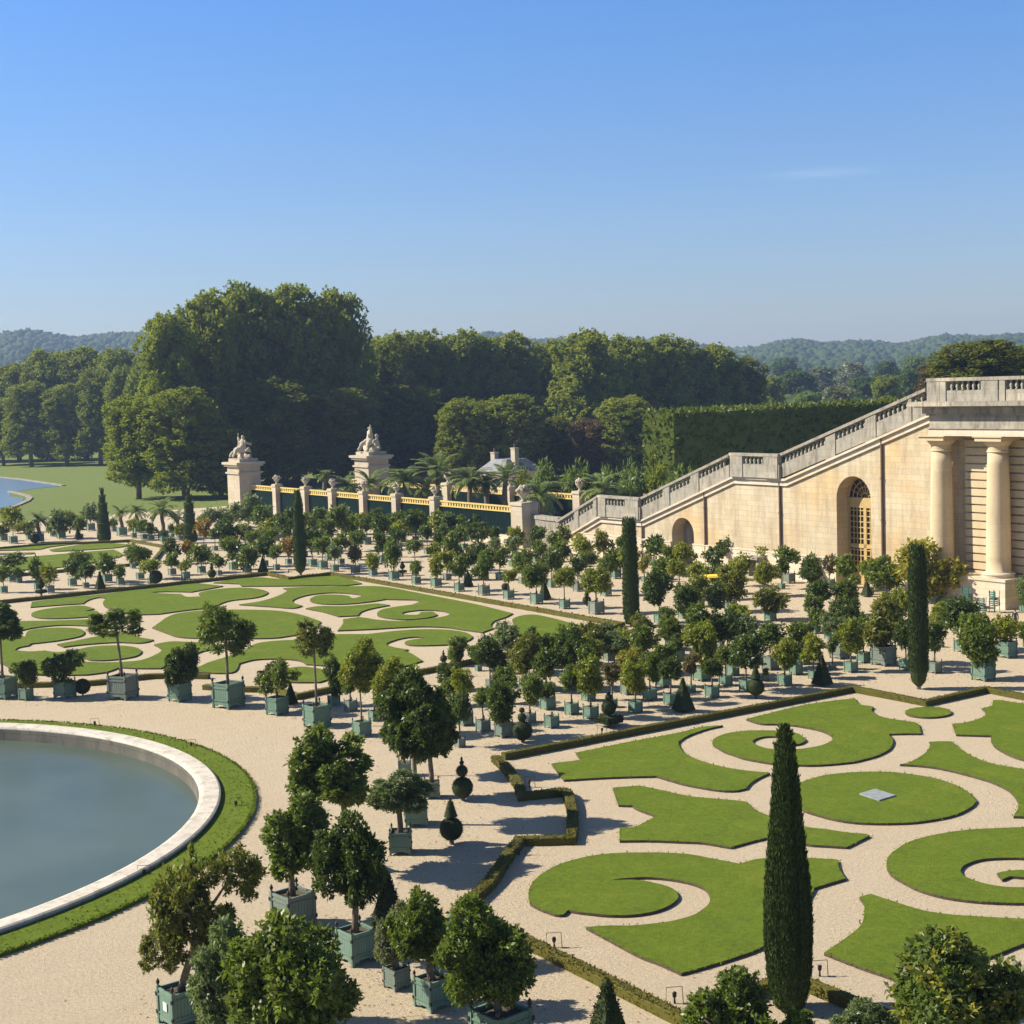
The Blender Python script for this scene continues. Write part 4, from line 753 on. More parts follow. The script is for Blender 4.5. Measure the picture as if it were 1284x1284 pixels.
# x, base y, box width, crown top, crown bottom, crown width, tone [, crown x, shape]
T = '''17 682 12 634 660 26 l|5 679 11 659 674 16 d|37 677 8 663 673 11 m|67 673 9 645 667 14 g|77 676 12 639 667 24 g|101 676 8 647 665 15 m|114 666 12 632 656 19 g|143 667 8 649 661 11 m
15 730 12 694 711 30 d|5 744 11 709 731 16 m|24 731 9 711 727 14 m|48 740 11 697 730 16 d|63 744 12 708 732 20 l|91 735 12 699 722 20 d|108 738 9 706 724 21 d|104 723 9 692 707 25 m|135 731 13 694 716 29 m|151 734 11 707 723 17 m
168 675 8 651 663 16 l|181 677 9 650 665 16 m|190 678 8 655 669 14 m|205 680 9 664 673 8 d|216 674 6 657 666 9 d|226 678 7 656 671 13 l|256 689 8 651 674 19 o|270 691 8 662 676 12 d|217 708 10 674 696 20 d|216 722 11 695 712 18 m|237 707 8 676 695 15 o|253 719 11 682 707 25 m|167 713 8 686 705 18 m|176 727 11 684 704 33 m|190 733 10 700 717 24 l|233 727 12 703 715 15 l|275 722 8 694 711 19 m|285 690 10 650 677 28 d|293 715 12 671 700 24 m
312 672 10 620 651 32 g|330 674 10 633 657 32 m|338 687 10 650 673 28 l|361 692 11 635 672 27 d|310 719 12 684 710 26 m|316 699 9 664 683 17 m|332 711 10 670 698 23 d|347 715 9 684 699 18 m|362 708 9 672 695 20 o
392 711 12 655 693 25 d|405 714 13 672 694 25 m|412 703 9 650 672 22 m|420 717 11 682 699 18 g|428 708 9 669 689 22 m|398 683 10 636 661 28 m|424 692 9 635 666 27 m|441 680 8 644 669 18 m|460 683 12 645 664 20 m|478 685 10 642 667 28 d|504 680 10 650 671 25 l|521 687 10 635 665 27 d|536 695 9 657 676 19 d|480 706 12 668 692 20 d|446 720 12 681 703 20 p|468 723 11 690 715 19 l|494 728 14 673 711 20 m|522 733 12 702 717 17 m|521 722 9 675 692 19 m|547 737 14 697 720 20 l|545 721 9 680 698 19 l|553 700 9 659 682 20 d|568 716 10 666 701 20 m|562 690 9 645 666 25 d
576 742 13 697 721 24 m|607 747 15 700 724 25 m|638 752 14 712 731 20 l|673 758 16 706 736 29 m|627 728 11 686 708 25 m|600 719 10 677 704 22 d|597 700 9 655 678 26 d|620 690 8 660 674 17 d|621 705 8 673 689 17 g|648 701 10 662 687 22 l|655 732 10 685 718 24 m|672 705 8 660 686 15 d|692 737 11 690 717 28 d|702 723 10 678 701 27 m|678 716 9 677 701 20 m|697 706 9 667 684 19 m|708 764 14 713 736 24 l|725 742 13 699 722 20 d|729 702 9 669 691 18 l|740 721 10 689 709 21 m|757 708 9 666 691 23 b|760 748 14 694 723 26 m|748 771 20 713 744 32 l|772 726 14 685 713 23 d|782 706 9 671 690 17 m|808 730 8 694 716 12 y
820 710 9 672 699 27 d|860 700 9 665 682 19 d|859 724 12 680 703 23 l|841 719 10 687 708 25 m|833 737 11 700 722 28 m|827 782 14 716 753 36 d|872 706 7 672 692 12 p|892 712 9 669 687 16 d|896 728 11 685 712 26 d|913 717 10 669 695 22 d|938 714 9 679 700 20 m|928 736 10 695 717 28 l|916 768 16 716 750 42 b|876 737 10 703 729 23 l|877 762 13 722 748 25 l|857 776 14 733 764 34 d|897 782 13 735 763 28 d|961 722 10 680 706 20 l|989 732 16 684 706 27 m|980 739 9 700 718 20 d|1021 731 11 697 727 28 d|1040 738 14 696 720 18 p|1060 742 11 696 721 28 m|963 748 11 707 731 29 l|966 779 15 739 768 42 b|1062 772 13 725 753 34 m|1060 796 14 750 786 36 d|1028 774 12 727 751 26 d|1022 795 14 750 787 26 m|1040 802 13 768 796 22 g
1112 753 12 703 738 42 m|1172 757 15 684 746 72 y 1162|1132 788 13 735 769 27 l|1117 796 14 748 783 36 l|1108 836 31 757 808 46 b|1083 832 17 773 811 26 m|1067 844 17 782 816 29 l|1053 827 25 775 802 26 g|1020 852 13 800 827 30 l|1044 840 9 802 817 15 m|1136 841 17 780 813 27 d|1205 818 18 750 788 45 d|1233 855 29 769 827 50 m|1262 826 26 771 813 38 l|1172 845 18 780 812 27 m|1180 812 8 757 783 24 l|1283 768 10 722 754 24 g|1290 812 14 780 800 26 m
574 835 9 801 827 27 m|600 842 9 804 829 24 m|562 866 10 830 854 28 d|568 886 11 850 872 26 m|584 911 20 833 872 31 l|615 862 12 801 842 33 d|667 838 9 790 816 23 d|638 884 14 838 864 32 m|632 926 24 857 899 39 d|606 919 19 865 884 21 m|665 907 15 846 878 27 m|577 938 14 868 908 27 d|692 914 19 889 903 3 d|687 891 20 853 886 31 m|717 897 18 838 864 27 m|741 903 20 830 868 35 l|738 880 18 812 840 25 m|768 888 13 834 854 24 p|787 872 18 810 843 35 y|797 895 18 832 871 31 l|742 832 12 778 808 34 b|763 829 14 784 806 30 g|782 820 10 786 812 24 l|804 824 11 776 809 34 b|712 836 11 785 821 32 m|692 836 9 795 814 23 m|685 868 14 812 853 37 m|708 852 10 806 832 24 m
838 806 9 765 783 25 m|842 815 16 778 805 33 m|850 830 18 798 816 24 d|903 815 11 770 799 23 p|880 855 23 783 826 38 l|832 863 20 806 831 32 m|815 879 18 820 853 25 m|841 885 18 825 853 26 d|867 868 11 820 843 19 p|893 876 18 827 847 27 d|910 861 17 812 833 24 m|936 868 18 795 839 40 d|928 804 20 762 793 32 l|919 848 16 808 828 24 m|966 841 21 782 810 36 m|984 861 18 803 833 31 l|1004 812 14 778 800 28 m|1007 834 17 782 820 30 m|998 847 17 806 824 22 d|960 854 9 838 846 8 m|1128 862 0 0 0 0 -
419 886 16 826 868 22 d|440 893 17 850 867 22 m|454 925 24 812 868 46 l|508 975 22 832 895 62 l|522 1039 38 856 958 84 d|542 1003 26 868 958 68 d|470 905 16 820 862 34 d|440 1098 40 915 1016 116 m 430|448 1213 52 1032 1143 92 d|369 1171 57 1002 1098 98 m|503 1074 36 973 1023 74 g|544 1271 49 1120 1212 82 m 537|630 1342 80 1142 1272 108 m 613|228 1294 60 1048 1215 164 b 260 open|378 1392 76 1160 1318 160 m|282 1370 60 1166 1320 104 g|498 1244 34 1142 1230 52 v|905 1400 70 1224 1335 126 m|1200 1405 74 1184 1335 172 Y|1008 1385 40 1268 1330 64 L|1085 1400 50 1262 1330 80 g
5 878 34 766 803 52 d|33 879 18 829 855 30 m|82 877 27 814 853 50 d|155 879 38 762 800 62 m 150|226 881 29 809 858 44 d|287 890 40 757 823 66 m|348 898 28 827 868 52 m|398 914 35 777 826 52 b'''
TONE = {'d': 'dark green', 'm': 'mid-green', 'l': 'light green', 'g': 'grey-green', 'b': 'bronze-tinged', 'p': 'plum-tinged', 'o': 'orange-tinged', 'y': 'yellow-leaved', 'v': 'pale-variegated', 'Y': 'yellow-flecked', 'L': 'lime green'}
FM = {'v': 'variegated', 'Y': 'lemon', 'L': 'lime'}
trees = []; ROT = {(155, 879): 32, (287, 890): 18, (226, 881): 19, (348, 898): 14, (398, 914): 3, (82, 877): 22, (33, 879): 24, (5, 878): 34, (369, 1171): 7, (503, 1074): -34, (522, 1039): -30, (542, 1003): -30, (508, 975): -30}
for bi, line in enumerate(T.split('\n')):
    for tok in line.split('|'):
        q = tok.split()
        if not q or q[-1] == '-': continue
        x, yb, bw, ct, cb, cw = map(float, q[:6]); tone = q[6]; cx = float(q[7]) if len(q) > 7 else x; shp = q[8] if len(q) > 8 else ''
        trees.append([x, yb, bw, ct, cb, cw, tone, cx, shp, bi+(bi >= 8)])
def region(x, yb, bi):
    if bi == 12: return 'in the row behind the pool'
    if bi == 11: return 'of the big foreground planters' if yb > 1030 else 'of the cluster beside the pool walk'
    if bi in (9, 10): return ('of the avenue rows next to the far lawn' if yb < 850 else 'of the avenue rows left of the near lawn') if bi == 9 else 'among the planters left of the stepped pyramid avenue'
    if bi == 0: return 'beyond the farthest lawn, left edge'
    if bi == 1: return 'between the two left lawns'
    if bi == 2: return 'around the stepped yew right of the farthest lawn' if yb < 700 else 'behind the far lawn, left part'
    if bi == 3: return 'left of the slim cypress near the gate pier'
    if bi == 4: return 'in the front row right of the slim cypress' if yb > 710 else 'below the gilt railing'
    if bi == 5: return 'in the front row along the far lawn' if yb > 735 else 'before the curved end wall'
    if bi == 6: return 'close under the stair wall' if yb < 745 else 'in the thick group before the stair wall'
    if bi == 7: return 'around the portico and right cypress'
    return 'among the front'
fg = random.Random(21)                             # further rows of the same tubs, packed between the ones above
for (x0, x1, rows, bi_) in ((300, 650, (671, 679, 689, 699), 4), (560, 800, (697, 711, 728), 5), (815, 1125, (706, 722, 746), 6), (560, 820, (846, 866), 9), (830, 1010, (832,), 10)):
    for yb_ in rows:
        x_ = x0+fg.uniform(0, 20)
        while x_ < x1:
            if all(abs(t[0]-x_) > 11+(yb_-670)*.06 or abs(t[1]-yb_) > 7+(yb_-670)*.03 for t in trees):
                k_ = (yb_-500)/200; cw_ = fg.uniform(17, 24)*k_; bw_ = 9.5*k_; ch_ = fg.uniform(.85, 1.15)*cw_*.95; cb_ = yb_-bw_-fg.uniform(2, 11)*k_
                trees.append([x_, yb_, bw_, cb_-ch_, cb_, cw_, fg.choice('ddmmmllgb'), x_, '', bi_])
            x_ += fg.uniform(20, 34)
groups = {}
for t in trees:
    reg = region(t[0], t[1], t[9]); band = ''
    if t[9] == 10: reg = 'of the front planters by the near lawn hedge' if t[1] > 845 else 'of the second line behind the near lawn hedge'
    groups.setdefault(reg, []).append(t); t.append(reg)
ordx = ordw+['twentieth'] if 0 else ordw + ['twenty-'+w for w in ordw[:9]] + ['thirtieth'] + ['thirty-'+w for w in ordw[:9]] + ['fortieth'] + ['forty-'+w for w in ordw[:9]] + ['fiftieth'] + ['fifty-'+w for w in ordw[:9]]
for reg, lst in groups.items():
    lst.sort(key=lambda t: t[7])
    for k, t in enumerate(lst): t.append(ordx[k])
right_dir = np.array([_r2[0], _r2[1]])
for idx, (x, yb, bw, ct, cb, cw, tone, cx, shp, bi, reg, od) in enumerate(trees):
    g0 = G(x, yb); dp = depth(g0); s = bw*dp/F/1.38; dirv = g0[:2]/np.linalg.norm(g0[:2]); ctr = g0[:2]+dirv*s*.68
    dpc = depth((ctr[0], ctr[1], 1)); z1 = zat(ctr, ct); z0 = zat(ctr, cb); cwm = cw*dpc/F; hbx = s*HB
    near = yb > 1000; z1 = max(z1, hbx+.35); z0 = max(z0, hbx*.95)
    root = empty('potted_tree', (ctr[0], ctr[1], 0), AZ+R(ROT.get((x, yb), 4 if bi == 11 else 0)+rnd.uniform(-3, 3)))
    low = (z0-hbx) < .25*(z1-z0)
    lab = f'{TONE[tone]} potted tree, {od} from left {reg}'
    tag(root, lab, 'potted tree', 'citrus trees and shrubs in green planters')
    gm = 'box' if rnd.random() < .68 else 'box2'
    lvl = 0 if bw >= 24 else (1 if bw >= 13 else 2)
    planter(root, s, lvl, gm)
    off = (cx-x)*dpc/F
    ow = right_dir*off; rz = root.rotation_euler[2]; ol = (ow[0]*math.cos(rz)+ow[1]*math.sin(rz), -ow[0]*math.sin(rz)+ow[1]*math.cos(rz))
    ch = z1-z0
    trunk(root, hbx*.8, z1, cwm, ch, ol, max(.035, min(.16, s*.055)) if not near else .085, idx, 'bark' if tone != 'd' or rnd.random() < .6 else 'bark_pale', 5 if near else 4, low)
    if cw > 4:
        pool = [OPEN] if shp == 'open' else (NEAR if yb > 860 and cw > 40 else (MIDC if yb > 745 else SMALL))
        if tone in 'bpyo' and pool is MIDC: me = MIDC[rnd.choice([1, 2])]
        else: me = rnd.choice(pool)
        if tone in 'dg' and pool is MIDC and shp != 'open': me = MIDC[rnd.choice([0, 3])]
        if pool is NEAR and bi == 11: me = NEAR[idx % 2]
        if pool is NEAR and bi == 12 and cw > 45 and tone in 'bm': me = NEAR[2]
        o = link('crown', me, None, root, (ol[0], ol[1], (z0+z1)/2), rnd.uniform(0, 6.28), (cwm*(1.22 if near else 1.3), cwm*(1.22 if near else 1.3), ch*(1.16 if near else 1.3)), FO[FM.get(tone, tone)])
        tl = 0 if shp == 'open' else (.15 if near else .5); o.rotation_euler[0] = rnd.uniform(-tl, tl); o.rotation_euler[1] = rnd.uniform(-tl, tl)
        if shp == 'open':   # a second, separate lobe
            o.scale = (cwm*.68, cwm*.68, ch*1.1); o.location = (ol[0]-cwm*.2*math.cos(AZ), ol[1]+cwm*.2*math.sin(AZ), (z0+z1)/2-.02*ch)
            for dx_, dz_, q_ in ((.05, .35, .5), (-.3, .15, .42), (.18, .12, .36)): link('crown', NEAR[2], None, root, (ol[0]+dx_*cwm*math.cos(AZ), ol[1]-dx_*cwm*math.sin(AZ), z0+ch*dz_), dx_*9, (cwm*q_, cwm*q_, ch*q_*1.1), FO['b'])
            o2 = link('crown', OPEN, None, root, (ol[0]+cwm*.26*math.cos(AZ), ol[1]-cwm*.26*math.sin(AZ), z0+ch*.72), 2., (cwm*.62, cwm*.58, ch*.6), FO['b'])
# white notice on the nearest planter (a blank sheet at this size)
r0 = [o for o in bpy.data.objects if o.get('label', '').startswith('bronze-tinged potted tree, first from left of the big')]
if r0:
    s = 60*depth(G(228, 1294))/F/1.38; mb = MB(); mb.box(-s*.505, -s*.495, -s*.13, s*.09, s*.5, s*.75); mb.build('notice', M['paper'], r0[0])
# ------------------------------------------------------------------ clipped yew shapes
def surf_lathe(prof, n, cards, leaf, seed, jitter=.03, square=False, segs=24):
    """profile [(r,z)...] -> core mesh + cards; square=True gives a 4-sided solid"""
    g = np.random.default_rng(seed); k = 4 if square else segs; mb = MB()
    ang = [math.pi/4+math.pi/2*i for i in range(4)] if square else [2*math.pi*i/k for i in range(k)]; rs = math.sqrt(2) if square else 1
    for r, z in prof:
        for t in ang: mb.v.append((r*rs*math.cos(t), r*rs*math.sin(t), z))
    for i in range(len(prof)-1):
        for j in range(k): a = i*k+j; b = i*k+(j+1) % k; mb.f.append((a, b, b+k, a+k))
    mb.f.append(tuple(range(k-1, -1, -1))); mb.f.append(tuple((len(prof)-1)*k+j for j in range(k)))
    seg = []; 
    for (r0, z0), (r1, z1) in zip(prof, prof[1:]): seg.append((abs(r0+r1)/2+.01)*math.hypot(r1-r0, z1-z0))
    seg = np.array(seg); i = g.choice(len(seg), cards, p=seg/seg.sum()); t = g.random(cards); pr_ = np.array(prof, float)
    r = pr_[i, 0]+(pr_[i+1, 0]-pr_[i, 0])*t; z = pr_[i, 1]+(pr_[i+1, 1]-pr_[i, 1])*t; dz = pr_[i+1, 1]-pr_[i, 1]; dr_ = pr_[i+1, 0]-pr_[i, 0]; nl = np.hypot(dz, dr_)+1e-9
    if square:
        side = g.integers(0, 4, cards); u = g.uniform(-1, 1, cards)*r; cx_, sx_ = np.cos(side*math.pi/2), np.sin(side*math.pi/2)
        X = cx_*r-sx_*u; Y = sx_*r+cx_*u; Nn = np.c_[cx_*dz/nl, sx_*dz/nl, -dr_/nl]
    else:
        th = g.random(cards)*2*math.pi; X, Y = r*np.cos(th), r*np.sin(th); Nn = np.c_[np.cos(th)*dz/nl, np.sin(th)*dz/nl, -dr_/nl]
    Pn = np.c_[X, Y, z]+g.normal(size=(cards, 3))*jitter*.3
    return joinmesh(surfcards('foliage', Pn, Nn, leaf, seed, wr=.5, lift=.45), mb)
def sphere(r, zc, n=8): return [(max(.01, r*math.sin(math.pi*k/n)), zc-r*math.cos(math.pi*k/n)) for k in range(n+1)]
TOPI = {}
def topi_mesh(kind):     # unit height 1
    if kind in TOPI: return TOPI[kind]
    if kind == 'pyramid': me = surf_lathe([(.24, .06), (.035, .93), (.03, .935)]+sphere(.045, .965, 6), 0, 3200, .03, 1, square=False, segs=4) if 0 else surf_lathe([(.25, .06), (.03, .93), (.02, .94)], 0, 3200, .032, 1, square=True); kn = surf_lathe(sphere(.05, .96, 6), 0, 160, .03, 2, segs=10); kind_extra = kn
    elif kind == 'ball': me = surf_lathe(sphere(.44, .54, 12), 0, 3000, .06, 3)
    elif kind == 'three': me = surf_lathe([(.02, .06)]+sphere(.235, .30, 12)+sphere(.13, .675, 10)+sphere(.05, .865, 6)+[(.012, .92), (.03, .95), (.008, 1)], 0, 4500, .02, 4)
    elif kind == 'ballcone': me = surf_lathe(sphere(.245, .33, 12)+[(.03, .585), (.14, .60), (.05, .91), (.015, .92)]+sphere(.03, .955, 5), 0, 4500, .02, 5)
    elif kind == 'twoball': me = surf_lathe(sphere(.27, .33, 12)+sphere(.12, .70, 8)+sphere(.075, .90, 6), 0, 4000, .022, 6)
    elif kind == 'slab': me = surf_lathe([(.01, .2)]+sphere(.19, .52, 10)+sphere(.085, .80, 8)+sphere(.05, .93, 6), 0, 2600, .035, 7)
    elif kind == 'disc': me = surf_lathe([(.01, .2), (.28, .24), (.28, .34), (.03, .37)]+sphere(.17, .62, 8)+sphere(.1, .86, 6), 0, 2400, .04, 8)
    me.name = 'foliage'; me.materials.clear(); me.materials.append(FO['yew']); TOPI[kind] = me; return me
def topiary(x, yb, yt, kind, label, ws=1.):
    g0 = G(x, yb); ctr = g0[:2]; h = zat(ctr, yt); root = empty('topiary', (ctr[0], ctr[1], 0), AZ); tag(root, label, 'topiary', 'clipped yew shapes')
    link('foliage', topi_mesh(kind), None, root, (0, 0, 0), 0, (h*ws, h*ws, h))
    if kind == 'pyramid': link('knob', surf_knob(), None, root, (0, 0, h*.955), 0, (h*.05,)*3)
    if kind == 'slab':
        me = surf_lathe([(.27, .12), (.27, .27), (.25, .28)], 0, 1600, .05, 9, square=True); me.materials.append(FO['yew']); link('foliage_base', me, None, root, (0, 0, 0), 0, (h, h, h))
    mb = MB(); mb.tube([(0, 0, -.05), (0, 0, .3*h)], .05*h, 6); mb.build('trunk', M['bark'], root)
_kn = []
def surf_knob():
    if not _kn: me = surf_lathe(sphere(1, 0, 8), 0, 200, .5, 2, segs=12); me.materials.append(FO['yew']); _kn.append(me)
    return _kn[0]
for a in [(580.5, 1003.5, 949, 'three', 'three-ball topiary standing on gravel left of the curved hedge'), (566.5, 1058.5, 1000, 'ballcone', 'topiary of a ball topped by a cone, in front of the three-ball one'),
          (655.5, 931, 886, 'twoball', 'topiary of one big and two small balls near the hedge corner'), (764, 911, 865, 'slab', 'tiered topiary with a square slab base, left of the near lawn hedge'),
          (948, 875.5, 833, 'ballcone', 'ball-and-cone topiary beside the near lawn hedge'), (857, 892, 850, 'pyramid', 'dark pyramid topiary left of the ball-and-cone one'),
          (1031, 859.5, 821, 'pyramid', 'dark pyramid topiary next to the hedge bend by the right cypress'), (1087, 748, 726, 'pyramid', 'small brownish pyramid topiary below the tall arched door'),
          (764, 1352, 1228, 'pyramid', 'big pyramid topiary with ball tip at the bottom edge'), (489, 1192, 1095, 'pyramid', 'big dark pyramid topiary among the foreground tubs'),
          (648, 838, 804, 'pyramid', 'narrow tall pyramid topiary in the avenue by the far lawn'), (557, 848, 815, 'three', 'small tiered topiary at the avenue end near the far lawn'),
          (587, 735.5, 716, 'pyramid', 'left one of two pyramids behind the front row of tubs'), (683, 752, 727, 'pyramid', 'right one of two pyramids behind the front row of tubs'),
          (736, 760, 738, 'ballcone', 'ball topiary with small cone left of the tall dark cypress'), (634, 742, 731, 'ball', 'low ball topiary behind a tub of the front row'),
          (505, 722, 703, 'disc', 'disc-based topiary behind the front row of tubs'), (330, 718.5, 698, 'pyramid', 'pyramid topiary just left of the slim cypress'),
          (266, 725.5, 706, 'twoball', 'tiered ball topiary at the far lawn hedge'), (196, 733, 715, 'ball', 'ball topiary in front of a light tub tree, far lawn hedge'),
          (126, 740, 717, 'pyramid', 'grey-green pyramid topiary at the far lawn hedge, left'), (52, 749, 724, 'disc', 'disc-based ball topiary at the far lawn hedge, far left'),
          (44, 682, 669, 'ball', 'tiny ball topiary at the farthest lawn'), (98, 677, 661, 'pyramid', 'small cone topiary at the farthest lawn'),
          (104, 872, 851, 'ball', 'ball topiary behind the row of tubs by the pool'), (365, 883, 856, 'pyramid', 'dark pyramid topiary behind the row of tubs by the pool')]:
    topiary(*a)
def cypress(x, yb, yt, wpx, label, prof, seed, cards=9000, group='slim clipped cypresses', nm='cypress', taper_top=True):
    g0 = G(x, yb); h = zat(g0, yt); wd = wpx*depth(g0)/F; root = empty(nm, (g0[0], g0[1], 0), 0); tag(root, label, 'cypress', group)
    near = yb > 1200; lf = .10 if near else .14
    pr_ = [(r*wd, z*h) for r, z in prof]; mb = MB(); K = 64; g = random.Random(seed); rid = [1+g.uniform(-.03, .03) for _ in range(K)]
    rid2 = [g.random()*6 for _ in range(K)]
    fine = []
    for (r0, z0), (r1, z1) in zip(pr_, pr_[1:]):
        n = max(1, int((z1-z0)/.25))
        for j in range(n): t = j/n; fine.append((r0+(r1-r0)*t, z0+(z1-z0)*t))
    fine.append(pr_[-1])
    for r, z in fine:
        for k in range(K):
            t = 2*math.pi*k/K; q = r*rid[k]*(1+.02*math.sin(z*1.3+rid2[k])); mb.v.append((q*math.cos(t), q*math.sin(t), z))
    for i in range(len(fine)-1):
        for k in range(K): a = i*K+k; b = i*K+(k+1) % K; mb.f.append((a, b, b+K, a+K))
    mb.f.append(tuple(range(K-1, -1, -1))); mb.f.append(tuple((len(fine)-1)*K+j for j in range(K)))
    gg = np.random.default_rng(seed); F_ = np.array(fine); i = gg.integers(0, len(fine)-1, cards); r = F_[i, 0]; z = F_[i, 1]+gg.random(cards)*(F_[np.minimum(i+1, len(fine)-1), 1]-F_[i, 1]); th = gg.random(cards)*6.283
    keep = gg.random(cards) < (r/F_[:, 0].max())+.08; r, z, th = r[keep], z[keep], th[keep]; n = len(r)
    ki = (th/6.283*K).astype(int) % K; r = r*np.array(rid)[ki]
    Pn = np.c_[r*np.cos(th), r*np.sin(th), z]; D = np.c_[np.cos(th)*.22, np.sin(th)*.22, np.full(n, 1.)]+gg.normal(size=(n, 3))*.22; D /= np.linalg.norm(D, axis=1)[:, None]
    sh = np.clip(np.array([g.random() for _ in range(K)])[ki]*.7+gg.random(n)*.3, 0, 1)
    cards_me = quads_mesh('foliage', Pn+np.c_[np.cos(th), np.sin(th), th*0]*(gg.random((n, 1))*.07-.02), D, np.c_[np.cos(th), np.sin(th), th*0]+gg.normal(size=(n, 3))*.4, lf*(.7+gg.random(n)*.9), lf*.24*(1+gg.random(n)), sh)
    me = joinmesh(cards_me, mb); me.name = 'foliage'; link('foliage', me, FO['cyp'], root)
    # loose leaders at the top
    tp = MB()
    for k in range(14):
        t = g.random()*6.28; e = pr_[-2][0]*g.random(); tp.tube([(e*math.cos(t), e*math.sin(t), h*.965), (e*1.15*math.cos(t), e*1.15*math.sin(t), h*(.985+.03*g.random()))], [.05, .008], 4)
    tp.build('leader', FO['cyp'], root)
    mb = MB(); mb.tube([(0, 0, -.05), (.02, 0, pr_[0][1]+.4)], .11, 8); mb.build('trunk', M['bark'], root)
cypress(990, 1266, 912, 55, 'huge dark near cypress clipped to a spindle, front of the near lawn', [(.30, .01), (.37, .04), (.46, .12), (.49, .22), (.49, .33), (.45, .43), (.39, .52), (.34, .61), (.29, .70), (.24, .79), (.19, .87), (.12, .94), (.05, .985), (.02, 1)], 1, 30000)
cypress(1152, 864, 684, 22, 'slim cypress in the hedge notch right of the middle, below the portico', [(.12, .02), (.36, .05), (.49, .12), (.5, .22), (.49, .5), (.46, .7), (.41, .85), (.30, .95), (.18, 1)], 2, 6000)
cypress(792, 785, 650, 18, 'dark column cypress in front of the lower stair', [(.40, .02), (.5, .1), (.5, .35), (.47, .6), (.43, .85), (.40, .95), (.28, 1)], 3, 5000)
cypress(377, 721, 615, 15, 'slim cypress at the far corner of the big lawn, before the gilt railing', [(.10, .02), (.34, .05), (.48, .12), (.5, .3), (.45, .6), (.34, .85), (.2, .96), (.08, 1)], 4, 3500)
step = [(.42, .02), (.5, .05), (.5, .14), (.44, .16), (.46, .34), (.38, .36), (.40, .52), (.31, .54), (.33, .70), (.22, .72), (.22, .84), (.08, .86), (.10, .89), (.16, .94), (.03, 1)]
cypress(131, 679, 612, 16, 'stepped dark yew column at the left beyond the lawns', step, 5, 2500, 'stepped yew columns', 'clipped_yew')
cypress(239, 681, 611, 17, 'stepped dark yew cone between palms and yellow shrub, left of the gate pier', step, 6, 2500, 'stepped yew columns', 'clipped_yew')
# ------------------------------------------------------------------ palms
def frond_mesh(n, L, seed, droop=1., leaf=.5):
    g = np.random.default_rng(seed); Ps, Ds, Ns, Ls, Ws, S = [], [], [], [], [], []
    for k in range(n):
        t = 6.283*k/n+g.uniform(-.2, .2); el = g.uniform(-.25, 1.35); hd = np.array([math.cos(t), math.sin(t)]); l = L*g.uniform(.8, 1.1); p = np.zeros(3); sh = g.random()
        for j in range(15):
            ang = el-droop*1.5*(j/15)**1.4; d = np.array([hd[0]*math.cos(ang), hd[1]*math.cos(ang), math.sin(ang)]); p2 = p+d*l/15
            side = np.array([-hd[1], hd[0], 0]); lw = L*leaf*math.sin(math.pi*min(1, (j+1.5)/15.5))**.6*.5
            for s_ in (-1, 1):
                for h_ in (0, .5):
                    dd = side*s_*.85+d*.75+np.array([0, 0, -.15]); dd /= np.linalg.norm(dd); Ps.append(p+(p2-p)*h_); Ds.append(dd); Ns.append(np.array([0, 0, 1.])+g.normal(size=3)*.25); Ls.append(lw); Ws.append(L*.035); S.append(sh*.6+.4*g.random())
            Ps.append(p); Ds.append(d); Ns.append(np.array([0, 0, 1.])); Ls.append(l/14); Ws.append(L*.03); S.append(.9); p = p2
    return quads_mesh('fronds', np.array(Ps), np.array(Ds), np.array(Ns), np.array(Ls), np.array(Ws), np.array(S))
PF = [frond_mesh(34, 1., 1), frond_mesh(40, 1., 2), frond_mesh(28, 1., 3, .7)]
for me in PF: me.materials.append(FO['palm'])
def palm(pos, zc, rad, label, boxw=0, k=0, tr=.28):
    root = empty('palm_tree', (pos[0], pos[1], 0), AZ); tag(root, label, 'palm', 'palm trees')
    zb_ = 0
    if boxw: planter(root, boxw, 2, 'box'); zb_ = boxw*.8
    mb = MB(); n = 7
    mb.tube([(0.05*math.sin(i), .05*math.cos(i*1.3), zb_+(zc-zb_)*i/n) for i in range(n+1)], [tr*(1.1-.2*i/n+(.08 if i % 2 else 0)) for i in range(n+1)], 8); mb.build('trunk', M['bark'], root)
    link('crown', PF[k % 3], None, root, (0, 0, zc), k*1.3, (rad, rad, rad*.95))
AB_ = 90.5
for i, (x, yc, wpx, lab) in enumerate([(407, 595, 20, 'small fan-like palm left of the gate pier with the seated group'), (434, 609, 36, 'low grey palm below the right gate pier'), (464, 604, 42, 'broad palm just under the right gate pier'),
        (507, 600, 46, 'palm with drooping crown right of the gate pier'), (534, 613, 38, 'low palm behind the fourth to sixth railing posts'), (549, 588, 54, 'tallest palm of the court, crown against the dark trees'), (589, 600, 48, 'palm left of the lodge with visible trunk'),
        (610, 603, 32, 'thin palm in front of the lodge wall'), (633, 597, 46, 'palm with dark straight trunk in front of the lodge'), (677, 619, 54, 'wide low palm behind the curved wall'), (752, 612, 48, 'low palm above the lowest stair landing')]):
    a_ = AB_+(i % 3)*2-2 if x < 700 else 99; p = W(a_, bof(x, a_)); rad = wpx*depth(p)/F/2*1.5; palm(p, max(1.0, zat(p, yc)-rad*.1), rad, lab, k=i)
